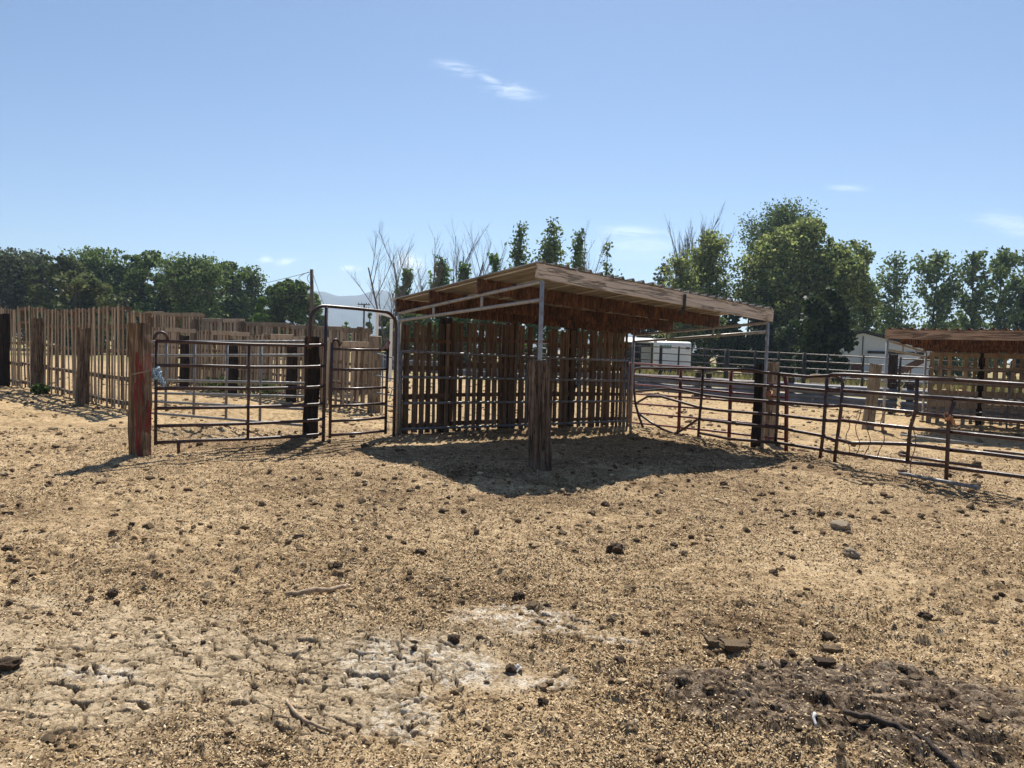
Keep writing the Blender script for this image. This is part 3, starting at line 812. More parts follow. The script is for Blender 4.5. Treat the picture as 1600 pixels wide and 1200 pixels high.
# near left fence
gA = 'pallets of the tall fence at far left'
a0 = base(0, 24.6); a1 = base(231, 16.0)
dirA = (a1-a0); LA = dirA.length; dirA.normalize()
nA = 10; wA = LA/nA
for i in range(-2, nA):
    p0_ = a0+dirA*(wA*i); p1_ = a0+dirA*(wA*(i+1))
    t = (i+.5)/nA
    lab = ['tall weathered pallet at the left frame edge of the left fence', 'tall weathered pallet beyond the left frame edge'][0 if i >= 0 else 1]
    lab = '%s tall weathered pallet counted from the right end of the left fence' % ORD[nA-1-i]
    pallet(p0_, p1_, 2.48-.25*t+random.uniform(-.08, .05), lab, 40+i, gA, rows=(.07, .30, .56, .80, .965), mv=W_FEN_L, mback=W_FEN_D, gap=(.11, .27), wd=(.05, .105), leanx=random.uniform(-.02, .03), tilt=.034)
log_post('round_fence_post', base(6, 23.6), .145, 2.2, W_DARKPOST, 'dark round post at the left picture edge before the pallet fence', seed=3)
log_post('round_fence_post', base(59, 21.2), .155, 2.02, W_POST, 'grey round post standing before the left pallet fence, middle post', seed=4)
log_post('round_fence_post', base(128, 17.7), .125, 1.80, W_POST, 'brown leaning round post before the left pallet fence, right post', seed=5, lean=(.03, 0))

# middle row behind the gate (nearer) and the row behind it
gB = 'pallets of the low fence behind the gate'
b0 = base(236, 27.5); b1 = base(578, 18.7)
dB = b1-b0; LB_ = dB.length; dB.normalize(); nB = 11
for i in range(nB):
    p0_ = b0+dB*(LB_/nB*i); p1_ = b0+dB*(LB_/nB*(i+1)); t = (i+.5)/nB
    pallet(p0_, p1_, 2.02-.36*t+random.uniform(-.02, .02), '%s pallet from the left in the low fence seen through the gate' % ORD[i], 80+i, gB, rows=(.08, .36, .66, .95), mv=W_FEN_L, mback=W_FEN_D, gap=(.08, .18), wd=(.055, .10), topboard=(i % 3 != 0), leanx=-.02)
for k, t in enumerate((.02, .27, .52, .77)):
    p_ = b0+dB*(LB_*t)+Vector((-.25, -.25, 0))
    tie_post('fence_post', p_, .22, .2, 1.75-.2*t, W_DARKPOST, '%s dark post from the left in the low fence behind the gate' % ORD[k], R(-20))
gC = 'pallets of the high back fence'
c0 = base(228, 30.5); c1 = base(578, 24.0)
dC = c1-c0; LC = dC.length; dC.normalize(); nC = 10
for i in range(nC):
    p0_ = c0+dC*(LC/nC*i); p1_ = c0+dC*(LC/nC*(i+1)); t = (i+.5)/nC
    hh = (2.62 if i < 3 else 2.40-.05*(i-3)*.9)+random.uniform(-.05, .03)
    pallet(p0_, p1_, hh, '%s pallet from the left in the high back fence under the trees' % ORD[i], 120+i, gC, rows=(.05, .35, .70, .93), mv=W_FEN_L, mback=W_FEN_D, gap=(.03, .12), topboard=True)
for k, t in enumerate((.06, .30, .52, .80, .99)):
    p_ = c0+dC*(LC*t)+Vector((-.2, -.22, 0))
    tie_post('fence_post', p_, .2, .18, 2.45-.35*t, W_POST, '%s square post from the left along the high back fence' % ORD[k], R(-20))
# pale concrete-like tie at right end
tie_post('pale_tie_post', base(584, 18.4), .30, .26, 1.83, W_PALE, 'pale squared tie post right of the low pallet fence', R(12))
# pipe rails from pale post to right behind walk gate
fr = Frame('pipe_fence', at(584, 600, 18.2), at(640, 600, 16.5), 'short grey pipe panel between pale tie post and shelter', 'fence panel')
for yl, yr in ((551, 566), (586, 597), (613, 622), (630, 640)):
    rail_tube(fr, [(584, yl), (640, yr)], .02, m=P_SILV)
for x_ in (598, 632):
    rail_tube(fr, [(x_, 552), (x_-1, 645)], .02, 'upright', P_SILV)

# ------------------------------------------------------------------ shelter
S = Vector((.36, 10.22, 0)); Lp = base(620, 13.25); B = base(985, 16.3); Rp = base(1191, 13.3)
def shelter(name, S, Lp, B, Rp, zt, label, over, roofm, beams, strut_t, rail_drop, fasc):
    root = empty(name, (S.x, S.y, 0), 0, 0, label, 'shelter')
    o_ = Vector((S.x, S.y, 0))
    P = [Vector((q.x, q.y, z))-o_ for q, z in zip((S, Lp, B, Rp), zt)]
    for q, z in zip(P, zt):
        mb = MB(); mb.tube([Vector((q.x, q.y, -.25)), Vector((q.x, q.y, z*.5)), q], .03, 10); mb.build('pole', P_GALV, root, True)
    for (a, b, d0, d1) in ((P[0], P[1], rail_drop[0], rail_drop[1]), (P[3], P[2], rail_drop[2], rail_drop[3])):
        mb = MB(); mb.tube([a, a.lerp(b, .5), b], .026, 10); mb.build('top_pipe', P_GALV, root, True)
        la = a-Vector((0, 0, d0)); lb = b-Vector((0, 0, d1))
        mb = MB(); mb.tube([la, la.lerp(lb, .5), lb], .026, 10); mb.build('lower_pipe', P_GALV, root, True)
        for t in strut_t:
            mb = MB(); mb.tube([a.lerp(b, t), la.lerp(lb, t)], .022, 8); mb.build('strut', P_GALV, root, True)
    ol, orr, of, ob = over
    bh = .195
    df = (P[3]-P[0]).normalized(); db = (P[2]-P[1]).normalized()
    for k, t in enumerate(beams):
        a = P[0].lerp(P[1], t)+Vector((0, 0, .03+bh/2)); b = P[3].lerp(P[2], t)+Vector((0, 0, .03+bh/2))
        d = (b-a).normalized(); a2 = a-d*ol; b2 = b+d*orr
        sub = empty('beam', a2, math.atan2(d.y, d.x)); sub.rotation_euler = Vector((1, 0, 0)).rotation_difference(d).to_euler()
        bpy.data.objects.remove(sub)
        rotq = Matrix((d, Vector((0, 0, 1)).cross(d).normalized(), d.cross(Vector((0, 0, 1)).cross(d).normalized()))).transposed()
        mb = MB(); Ln = (b2-a2).length
        rn = random.Random(k); n = 160; lo_ = -bh/2; vs = []; fs = []
        th = .042
        for i in range(n+1):
            x = Ln*i/n
            if k > 0 and rn.random() < .6: lo_ = -bh/2-rn.uniform(0, .032)
            lo = lo_
            vs += [(x, -th/2, lo), (x, th/2, lo), (x, th/2, bh/2), (x, -th/2, bh/2)]
        for i in range(n):
            for j in range(4): fs.append((i*4+j, i*4+(j+1) % 4, i*4+4+(j+1) % 4, i*4+4+j))
        fs += [(3, 2, 1, 0), tuple(n*4+j for j in range(4))]
        mb.add(vs, fs)
        o = mb.build('fascia_board' if k == 0 else 'beam', fasc if k == 0 else M_BEAM, root)
        o.location = a2; o.rotation_euler = rotq.to_euler()
        if k > 0:
            mb = MB(); mb.box((Ln+.004, 0, 0), (.012, .046, bh+.02)); e = mb.build('end_grain', W_PALE, o)
    # corrugated sheet
    zup = Vector((0, 0, .03+bh+.012))
    c00 = P[0]-df*ol; c10 = P[3]+df*orr; c01 = P[1]-db*ol; c11 = P[2]+db*orr
    e0 = (c01-c00).normalized(); e1 = (c11-c10).normalized()
    c00 = c00-e0*of; c10 = c10-e1*of; c01 = c01+e0*ob; c11 = c11+e1*ob
    wid = (c10-c00).length; nr_ = int(wid/.21)
    prof = []
    for i in range(nr_):
        for t, h in ((0, 0), (.30, 0), (.40, .04), (.52, .04), (.62, 0), (.82, .0), (.86, .006), (.90, 0)):
            prof.append(((i+t)/nr_, h))
    prof.append((1, 0))
    vs = []; fs = []; nv = 12
    for u, h in prof:
        for j in range(nv+1):
            v = j/nv
            p = c00.lerp(c10, u).lerp(c01.lerp(c11, u), v)
            vs.append(p+zup+Vector((0, 0, h+.004*math.sin(u*19+v*5))))
    for i in range(len(prof)-1):
        for j in range(nv): a = i*(nv+1)+j; fs.append((a, a+nv+1, a+nv+2, a+1))
    mb = MB(); mb.add(vs, fs); o = mb.build('roof_sheet', roofm, root)
    s_ = o.modifiers.new('thick', 'SOLIDIFY'); s_.thickness = .003; s_.offset = 1
    for u in [(.02+.11*i) for i in range(9)]:  # added pale strips stand in for light leaks and white rib edges
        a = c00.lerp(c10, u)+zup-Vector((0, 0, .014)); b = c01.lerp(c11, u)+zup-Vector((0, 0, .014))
        mb = MB(); mb.beam(a, b, .028, .012); mb.build('light_line_strip', M_LIGHT_LINE, root)
    return root
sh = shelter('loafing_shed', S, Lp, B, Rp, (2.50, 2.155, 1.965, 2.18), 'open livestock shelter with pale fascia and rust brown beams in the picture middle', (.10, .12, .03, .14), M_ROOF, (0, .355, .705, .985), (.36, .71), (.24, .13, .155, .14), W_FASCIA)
# bracket hanging from the fascia
q = S.lerp(Rp, .56); z_ = 2.50+(2.18-2.50)*.56
mb = MB(); mb.box((0, -.02, .10), (.05, .012, .2)); mb.tube([Vector((0, -.02, 0)), Vector((.0, .02, -.05)), Vector((.04, .1, -.10))], .03, 8)
o = mb.build('bracket', M_BLACK, sh); o.location = (q.x-S.x, q.y-S.y-.03, z_); o.rotation_euler = (0, 0, .6)
log_post('weathered_log_post', base(843, 9.85), .135, 1.40, W_LOG, 'fissured grey log post standing at the near corner of the shelter', seed=9, fiss=.42, lean=(-.035, 0), r_top=.12)
tie_post('dark_tie_post', base(1183, 13.5), .17, .17, 1.46, W_DARKPOST, 'dark square post against the right shelter pole', R(30), (.02, 0))
tie_post('pale_tie_post', base(1199, 14.4), .19, .19, 1.5, W_PALE, 'pale square post just behind the right shelter pole', R(30), (.03, 0))

# back wall of the shelter: pallets behind a grey pipe panel
nW = 5; dW = B-Lp; LW = dW.length; dW.normalize(); nrm = Vector((-dW.y, dW.x, 0))
for i in range(nW):
    p0_ = Lp+dW*(LW/nW*i+.06)+nrm*.12; p1_ = Lp+dW*(LW/nW*(i+1)+.03)+nrm*.12
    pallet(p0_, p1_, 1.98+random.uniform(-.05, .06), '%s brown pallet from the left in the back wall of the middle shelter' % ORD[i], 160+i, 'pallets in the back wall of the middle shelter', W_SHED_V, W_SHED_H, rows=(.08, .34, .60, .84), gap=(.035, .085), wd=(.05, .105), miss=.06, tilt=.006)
for k, t in enumerate((.2, .47, .74)):
    p_ = Lp+dW*(LW*t)+nrm*.34
    tie_post('wall_post', p_, .2, .16, 2.1, W_DARKPOST, '%s dark upright timber from the left behind the shelter back wall pallets' % ORD[k], math.atan2(dW.y, dW.x))
fr = Frame('pipe_fence', Lp+dW*.03-nrm*.06, B-dW*.02-nrm*.06, 'grey pipe panel of four rails fixed along the shelter back wall', 'fence panel')
for yl, yr in ((549, 564), (589, 595), (630, 626.5), (670.7, 657.6)):
    rail_tube(fr, [(627, yl), (731, yl+(yr-yl)*.29), (823, yl+(yr-yl)*.54), (905, yl+(yr-yl)*.785), (981, yr)], .024, m=P_GREY)
for x_, y0, y1 in ((627, 549, 686), (731, 553, 682), (823, 557, 678), (905, 561, 672), (976, 563, 667), (982, 564, 668)):
    rail_tube(fr, [(x_, y0), (x_-2.5, y1)], .024, 'upright', P_GREY)

# ------------------------------------------------------------------ right side gates
def z6(x, y): return (960+x*.2167, 500+y*.2167)
def z7(x, y): return (1240+x*.25, 480+y*.25)
pA0 = at(1002, 600, 16.2); pA1 = at(1312, 600, 11.45)
fr = Frame('bent_gate', pA0, pA1, 'dark bent tube gate with buckled left end running beside the shelter', 'gate')
bent = [[z6(135, 395), z6(140, 370), z6(155, 350), z6(190, 345), z6(650, 353), z6(980, 360), z6(1080, 378), z6(1200, 390), z6(1400, 410), (1275, 588), (1298, 587), (1308, 588), (1314, 592), (1317, 600)],
        [z6(140, 400), z6(480, 432), z6(830, 455), z6(1180, 480), z6(1530, 512), (1312, 611)],
        [z6(150, 515), z6(400, 496), z6(520, 515), z6(640, 542), z6(830, 565), z6(1180, 592), z6(1530, 622), (1311, 634)],
        [z6(160, 598), z6(240, 552), z6(340, 553), z6(470, 590), z6(620, 632), z6(760, 652), z6(1180, 685), z6(1520, 725), (1309, 658)],
        [z6(180, 680), z6(260, 735), z6(340, 785), z6(430, 818), z6(455, 812), z6(530, 765), z6(605, 714), z6(830, 742), z6(1180, 778), z6(1500, 835), (1306, 689)],
        [z6(610, 815), z6(720, 835), z6(830, 858), z6(1180, 885), z6(1490, 935), (1303, 707)]]
for pth in bent: rail_tube(fr, pth, .025, m=P_DARK)
for pth in ([z6(138, 385), z6(140, 480), z6(150, 600), z6(175, 690), z6(207, 778)], [z6(640, 355), z6(628, 560), z6(612, 720), z6(602, 885)], [z6(1188, 390), z6(1180, 560), z6(1172, 740), z6(1160, 890)],
            [z6(1534, 420), z6(1520, 620), z6(1505, 830), z6(1480, 1015)], [(1317, 598), (1314, 640), (1309, 680), (1303, 728)], [z6(440, 850), z6(460, 790)]):
    rail_tube(fr, pth, .026, 'upright', P_DARK)
for yy in (607, 633, 656): rail_tube(fr, [(1291, yy), (1313, yy+1)], .018, 'brace', P_DARK)
off = Vector((pA1.y-pA0.y, -(pA1.x-pA0.x), 0)).normalized()*-.35
if off.x < 0: off = -off
fr = Frame('red_gate', pA0+off+Vector((-.45, .9, 0)), pA0.lerp(pA1, .80)+off, 'red painted tube gate standing just behind the dark bent gate', 'gate')
for yl, yr in ((310, 392), (395, 470), (462, 560), (530, 612), (600, 690), (665, 770), (738, 862)):
    rail_tube(fr, [z6(110, yl), z6(660, yl+(yr-yl)*.46), z6(1240, yr)], .02, m=P_RED)
for pth in ([z6(113, 312), z6(110, 745)], [z6(480, 350), z6(463, 800)], [z6(842, 360), z6(826, 870)], [z6(1228, 400), z6(1244, 500), z6(1240, 700), z6(1238, 945)]):
    rail_tube(fr, pth, .034, 'upright', P_RED)
# rope / rag at shelter pole
mb = MB(); c0 = at(1202, 613, 13.2)
mb.tube([Vector((.05*math.cos(k*.8), .05*math.sin(k*.8), .03*math.sin(k*1.7)-.002*k)) for k in range(26)], .014, 6)
tag(mb.build('orange_twine', M_TWINE, None, True, 0, c0), 'bundle of faded orange twine tied at the right shelter pole', 'twine')

# long right fence panels
pC0 = at(1296, 600, 11.05); pC1 = at(1600, 600, 9.15)
dCn = (pC1-pC0).normalized()
fr = Frame('tube_fence', pC0, pC0+dCn*2.0, 'dark brown tube panel hung with loose wires right of the bent gate', 'fence panel')
for pth in ([z7(215, 432), z7(245, 421), z7(320, 421), z7(800, 445), z7(1010, 455)], [z7(310, 522), z7(560, 540), z7(770, 556), z7(1000, 575)], [z7(300, 613), z7(500, 633), z7(750, 658), z7(990, 690)],
            [z7(300, 706), z7(500, 732), z7(740, 757), z7(970, 780)], [z7(280, 828), z7(360, 850), z7(520, 850), z7(730, 857), z7(960, 888)], [z7(270, 905), z7(520, 942), z7(720, 968), z7(960, 995)]):
    rail_tube(fr, pth, .026, m=P_BROWN)
for pth in ([z7(772, 450), z7(766, 640), z7(728, 760), z7(710, 968)], [z7(1003, 590), z7(970, 700), z7(962, 900), z7(952, 1090)]):
    rail_tube(fr, pth, .026, 'upright', P_BROWN)
pD0 = plane_hit(pC0, pC1, *z7(975, 700))
fr = Frame('tube_fence', pD0+Vector((0, .06, 0)), pC1+dCn*2.2+Vector((0, .06, 0)), 'dark tube panel reaching the right picture edge', 'fence panel')
for pth in ([z7(770, 441), z7(1440, 484), z7(2000, 522)], [z7(775, 555), z7(1440, 606), z7(2000, 655)], [z7(980, 682), z7(1200, 700), z7(1440, 718), z7(2000, 775)], [z7(960, 778), z7(1170, 800), z7(1440, 828), z7(2000, 900)], [z7(960, 890), z7(1180, 912), z7(1440, 945), z7(2000, 1020)], [z7(960, 1000), z7(1180, 1028), z7(1440, 1062), z7(2000, 1140)]):
    rail_tube(fr, pth, .026, m=P_BROWN)
rail_tube(fr, [z7(1960, 522), z7(1940, 1160)], .026, 'upright', P_BROWN)
rail_tube(fr, [z7(1640, 495), z7(1625, 1090)], .026, 'upright', P_BROWN)
# loose pipes lying beyond the right panel
for pth, lab in (([z7(670, 797), z7(1180, 860)], 'upper loose bare pipe lying in the next pen beyond the right panel'), ([z7(665, 925), z7(1175, 1000)], 'middle loose rusty pipe lying in the next pen beyond the right panel'), ([z7(660, 1037), z7(1160, 1130)], 'lower loose bare pipe near the right panel foot'), ([z7(1185, 895), z7(1500, 925), z7(1900, 975)], 'long loose pipe lying near the far shelter shadow')):
    P_ = [G(x, y, .12) for x, y in pth]; o0 = P_[0].copy()
    mb = MB(); mb.tube([q-o0 for q in P_], .024, 8)
    for q in (P_[0], P_[-1]):
        pass
    o = mb.build('loose_pipe', P_SILV if 'bare' in lab else P_BROWN, None, True, 0, o0); tag(o, lab, 'pipe')
# support chunks below pipes
for pth in ((1412, 680), (1530, 693), (1410, 712), (1527, 727), (1409, 742), (1525, 760)):
    p_ = G(pth[0], pth[1]); put_clod(p_, .075, None)
# dangling wires on the panel
k = 0
for (x0, y0, x1, y1, lab) in ((335, 700, 328, 920, 'leftmost'), (400, 640, 385, 930, 'second'), (470, 640, 445, 940, 'third'), (560, 660, 528, 950, 'fourth'), (750, 650, 725, 1080, 'rightmost')):
    a_ = plane_hit(pC0, pC1, *z7(x0, y0))+Vector((0, -.04, 0)); b_ = plane_hit(pC0, pC1, *z7(x1, y1))+Vector((0, -.04, 0))
    pts = [Vector((0, 0, 0))+(b_-a_)*t+Vector((.03*math.sin(t*9+k), .02*math.sin(t*7), .01*math.sin(t*20))) for t in [i/14 for i in range(15)]]
    mb = MB(); mb.tube(pts, .006, 5); mb.tube([pts[0], pts[0]+Vector((.05, 0, .06)), pts[0]+Vector((.11, 0, .03)), pts[0]+Vector((.12, .0, .09))], .006, 5)
    tag(mb.build('dangling_wire', M_WIRE, None, True, 0, a_), '%s of the rusty wires dangling from the brown right panel' % lab, 'wire', 'rusty wires hanging on the right panel'); k += 1
mb = MB(); c0 = plane_hit(pC0, pC1, *z7(965, 670))+Vector((0, -.04, 0))
mb.tube([Vector((.03*math.cos(i*.9)+.004*i-.05, .03*math.sin(i*.9), .03*math.sin(i*1.1)-.004*i)) for i in range(30)], .010, 6)
tag(mb.build('orange_twine', M_TWINE, None, True, 0, c0), 'knot of orange twine on the right tube panel upright', 'twine')
tie_post('leaning_tie_post', base(1356, 17.5), .21, .18, 1.5, W_PALE, 'tan leaning tie post in the next pen left of the far shelter', R(15), (.09, 0))

# ------------------------------------------------------------------ far right shelter
S2 = base(1379, 16.8); L2 = base(1441, 20.0)
dd = Vector((.87, -.49, 0)); S2r = S2+dd*4.9; L2r = L2+dd*4.9
# front-left, back-left ; front-right, back-right
sh2 = shelter('loafing_shed', S2, L2, L2r, S2r, (2.03, 1.83, 1.86, 2.06), 'second livestock shelter with brown fascia at the right picture edge', (.05, .15, .03, .14), M_ROOF_FAR, (0, .33, .66, .97), (.36, .71), (.2, .12, .2, .12), W_FASCIA_B)
dW2 = (L2r-L2).normalized(); nr2 = Vector((-dW2.y, dW2.x, 0))
if nr2.y < 0: nr2 = -nr2
for i in range(4):
    p0_ = L2+dW2*(.08+1.22*i)+nr2*.1; p1_ = L2+dW2*(.08+1.22*i+1.16)+nr2*.1
    pallet(p0_, p1_, 1.84, '%s pallet from the left in the back wall of the far right shelter' % ORD[i], 210+i, 'pallets in the back wall of the far right shelter', W_FEN_V, W_FEN_H, rows=(.10, .27, .44, .61, .78, .965), gap=(.06, .13), wd=(.07, .11), grid=True, back=False)
tie_post('wall_post', L2+dW2*1.27+nr2*.3, .16, .16, 1.95, W_DARKPOST, 'dark timber upright between pallets of the far right shelter', math.atan2(dW2.y, dW2.x))
fr = Frame('pipe_fence', L2-nr2*.06, L2r-nr2*.06, 'thin grey pipe panel along the far right shelter wall', 'fence panel')
for z in (1.42, 1.05, .7, .35):
    mb = MB(); mb.tube([Vector((.0, 0, z)), Vector((fr.len*.5, 0, z-.01)), Vector((fr.len, 0, z))], .02, 8); mb.build('rail', P_GREY, fr.root, True)
for x in (.1, 1.85, 3.3):
    mb = MB(); mb.tube([Vector((x, 0, 0)), Vector((x, 0, 1.44))], .02, 8); mb.build('upright', P_GREY, fr.root, True)

# ------------------------------------------------------------------ guardrail and far pipe fence
g0 = base(1600, 18.6); g1 = base(1440, 22.0); g2 = base(985, 31.0)
gd = (g2-g1).normalized()
def guardrail(p0, p1, label):
    d = (p1-p0); Ln = d.length
    root = empty('guardrail_fence', p0, math.atan2(d.y, d.x), 0, label, 'guardrail', 'guardrail lengths closing the back of the pens')
    prof = [(-.16, 0), (-.14, .02), (-.10, .06), (-.05, .06), (-.01, .0), (.01, 0), (.05, .06), (.10, .06), (.14, .02), (.16, 0)]
    for zc in (.60, .27):
        vs = []; fs = []; n = 12; m_ = len(prof)
        for i in range(n+1):
            for (z, y) in prof: vs.append((Ln*i/n, y*1.0, zc+z+.01*math.sin(i*1.3+zc*9)))
        for i in range(n):
            for j in range(m_-1): a = i*m_+j; fs.append((a, a+1, a+m_+1, a+m_))
        mb = MB(); mb.add(vs, fs); o = mb.build('beam_rail', M_GUARD, root, True); s_ = o.modifiers.new('t', 'SOLIDIFY'); s_.thickness = .006
        for i in range(0, 4):
            b = MB(); b.box((Ln*(i+.5)/4, .035, zc), (.06, .09, .06), None, .004); b.build('bolt', P_SILV, o)
    for i in range(3):
        mb = MB(); mb.box((.2+(Ln-.4)*i/2, -.08, .42), (.15, .15, 1.0), None, .01); mb.build('support_post', W_DARKPOST, root)
q = g1-gd*6.5; names = ['rightmost', 'second from right', 'third from right', 'fourth from right', 'fifth from right', 'leftmost']
for i in range(6):
    guardrail(q+gd*(7.2*i), q+gd*(7.2*i+7.1), '%s grey blue guardrail length closing the pens behind the shelters' % names[i])

pf0 = base(975, 44); pf1 = base(1620, 29)
fr = Frame('pipe_fence', pf0, pf1, 'long dark pipe fence of five rails before the willow and barn', 'fence')
for yl, yr in ((539.5, 571), (549, 584), (560, 596), (574, 607), (584, 619)):
    rail_tube(fr, [(975, yl), (1130, yl+(yr-yl)*.24), (1440, yl+(yr-yl)*.72), (1620, yr)], .032, m=P_FAR, n=6)
for x_, w_ in ((1001, .05), (1033, .09), (1061, .05), (1101, .05), (1136, .12), (1180, .05), (1217, .05), (1257, .09), (1294, .05), (1349, .05), (1407, .05), (1470, .09), (1530, .05), (1580, .05)):
    yt = 539.5+31.5*(x_-975)/645-1; pA_ = fr.px(x_, yt); 
    mb = MB(); mb.tube([Vector((pA_.x, 0, -.2)), Vector((pA_.x, 0, pA_.z+.05))], w_, 8); mb.build('fence_post', P_BLACK, fr.root, True)
log_post('black_round_post', base(1392, 28.0), .15, 1.80, W_DARKPOST, 'black round post behind the leaning tie post near the far shelter', seed=21, fiss=.05)

# low fence far left of the shelter seen through the wall
# ------------------------------------------------------------------ horse trailer
tb = base(1048, 57)
tr = empty('horse_trailer', (tb.x, tb.y, 0), R(-4), 0, 'white enclosed livestock trailer with green lettering parked before the trees', 'trailer')
mb = MB(); hw = 1.22; Lx = 1.22
sec = []
bmv = []; n = 0
prof = [(-hw, .62), (-hw, 2.25), (-hw+.06, 2.40), (-hw+.2, 2.47), (0, 2.50), (hw-.2, 2.47), (hw-.06, 2.40), (hw, 2.25), (hw, .62)]
for x in (-1.22, 1.12, 1.20, 1.24):
    k_ = 1 if x < 1.15 else (.99 if x < 1.22 else .96)
    for (y, z) in prof: bmv.append((x, y*k_*1.0, .62+(z-.62)*k_))
m_ = len(prof); fs = []
for i in range(3):
    for j in range(m_-1): a = i*m_+j; fs.append((a, a+1, a+m_+1, a+m_))
    fs.append((i*m_+m_-1, i*m_, (i+1)*m_, (i+1)*m_+m_-1))
fs += [tuple(range(m_))[::-1], tuple(3*m_+j for j in range(m_))]
mb.add(bmv, fs); mb.build('body', M_WHITE, tr)
mb = MB(); mb.box((.98, -hw-.012, 2.02), (.26, .02, .16)); mb.build('window', M_GLASS, tr)
# green lettering: blurred strokes on the side
mb = MB()
for i in range(7):
    x = -.98+i*.12
    mb.box((x, -hw-.012, 2.07), (.06, .014, .26)); 
    if i % 2 == 0: mb.box((x+.045, -hw-.012, 2.14), (.06, .014, .08))
    else: mb.box((x+.045, -hw-.012, 2.07), (.06, .014, .08))
mb.build('lettering', M_GREEN, tr)
mb = MB(); mb.box((0, -hw-.01, .70), (2.4, .02, .08)); mb.build('side_trim', M_GLASS, tr)
mb = MB(); mb.box((0, 0, .55), (2.3, 2.2, .12)); mb.build('chassis', M_BLACK, tr)
for y in (-1.05, 1.05):
    for x in (-.38, .38):
        mb = MB(); mb.tube([Vector((x, y-.1, .34)), Vector((x, y+.1, .34))], .34, 18); w_ = mb.build('wheel', M_BLACK, tr)
        mb = MB(); mb.tube([Vector((x, y-.11, .34)), Vector((x, y+.11, .34))], .17, 14); mb.build('rim', P_SILV, w_)
mb = MB(); mb.beam((1.2, -.4, .55), (2.3, 0, .5), .08, .1); mb.beam((1.2, .4, .55), (2.3, 0, .5), .08, .1); mb.tube([Vector((2.1, 0, 0)), Vector((2.1, 0, .75))], .05, 8); mb.build('hitch', M_BLACK, tr)

# open shed left of the trailer
sb = base(1003, 68)
sd = empty('open_shed', (sb.x, sb.y, 0), 0, 0, 'dark open fronted shed with bright white roof left of the trailer', 'shed')
mb = MB(); mb.box((0, 2.5, 1.3), (4.6, .12, 2.6)); mb.box((-2.24, 1.2, 1.3), (.12, 2.5, 2.6)); mb.box((2.24, 1.2, 1.3), (.12, 2.5, 2.6)); mb.build('wall', M_DARKROOF, sd)
mb = MB(); mb.beam((-2.5, .9, 2.62), (2.5, .9, 2.62), 4.2, .10); o = mb.build('roof', M_WHITE, sd); o.rotation_euler = (.10, 0, 0)
mb = MB(); mb.box((.25, -.1, 1.05), (.95, .06, 2.1)); mb.build('door', M_BARN, sd)
for x in (-2.2, -.6, 2.2):
    mb = MB(); mb.box((x, -.2, 1.2), (.14, .14, 2.4)); mb.build('post', W_DARKPOST, sd)

# ------------------------------------------------------------------ pale barn
bb = base(1345, 50)
bn = empty('metal_barn', (bb.x, bb.y, 0), R(-25), 0, 'pale metal barn with dark roof edge and white roller door behind the far fence', 'barn')
hwb = 4.1; za = 3.30; ze = 2.25; ln = 9.0
mb = MB(); vs = [(-hwb, 0, 0), (hwb, 0, 0), (hwb, 0, ze), (0, 0, za), (-hwb, 0, ze)]
vs += [(x, ln, z) for (x, _, z) in vs]
mb.add(vs, [(0, 1, 2, 3, 4), (9, 8, 7, 6, 5), (0, 5, 6, 1), (1, 6, 7, 2), (4, 9, 5, 0)]); mb.build('wall', M_BARN, bn)
for sx in (-1, 1):
    mb = MB(); a = Vector((0, -.25, za+.07)); b = Vector((sx*(hwb+.3), -.25, ze+.0))
    a2 = a+Vector((0, ln+.5, 0)); b2 = b+Vector((0, ln+.5, 0)); t_ = Vector((0, 0, .14))
    mb.add([a, b, b2, a2, a+t_, b+t_, b2+t_, a2+t_], [(3, 2, 1, 0), (4, 5, 6, 7), (0, 1, 5, 4), (1, 2, 6, 5), (2, 3, 7, 6), (3, 0, 4, 7)]); mb.build('roof', M_DARKROOF, bn)
mb = MB()
for k in range(9): mb.box((2.05, -.05-.006*(k % 2), .11+.22*k), (3.3, .06, .215))
dr = mb.build('roller_door', M_WHITE, bn)
mb = MB(); mb.box((2.0, -.08, 2.08), (3.4, .10, .16)); mb.build('door_header', M_DARKROOF, dr)
mb = MB(); mb.box((-.33, -.04, .62), (.62, .06, 1.25)); dr2 = mb.build('door', M_DOORBROWN, bn)
mb = MB(); mb.tube([Vector((-.09, -.08, .6)), Vector((-.09, -.12, .6)), Vector((-.09, -.12, .72))], .02, 6); mb.build('handle', P_SILV, dr2)
mb = MB(); mb.box((0, -.02, 1.55), (.06, .05, 3.1)); mb.build('corner_trim', M_DARKROOF, bn)

# auger (hay elevator) before the barn
ea = at(1383, 590, 40); eb = at(1452, 559, 38)
au = empty('hay_elevator', (ea.x, ea.y, 0), 0, 0, 'long rusty elevator chute sloping up before the white barn door', 'hay elevator')
v0 = Vector((0, 0, .55)); v1 = Vector((eb.x-ea.x, eb.y-ea.y, 1.75))
mb = MB(); mb.beam(v0, v1, .34, .10, seg=4); mb.build('chute', M_CONC, au)
for s_ in (-1, 1):
    mb = MB(); mb.beam(v0+Vector((0, s_*.19, .08)), v1+Vector((0, s_*.19, .08)), .04, .22); mb.build('side_board', M_CONC, au)
mm = v0.lerp(v1, .6)
for s_ in (-1, 1):
    mb = MB(); mb.tube([mm, Vector((mm.x+.25, s_*.6, .3))], .035, 6); mb.build('leg', M_CONC, au)
    mb = MB(); mb.tube([Vector((mm.x+.25, s_*.6-.06, .3)), Vector((mm.x+.25, s_*.6+.06, .3))], .3, 14); mb.build('wheel', M_BLACK, au)

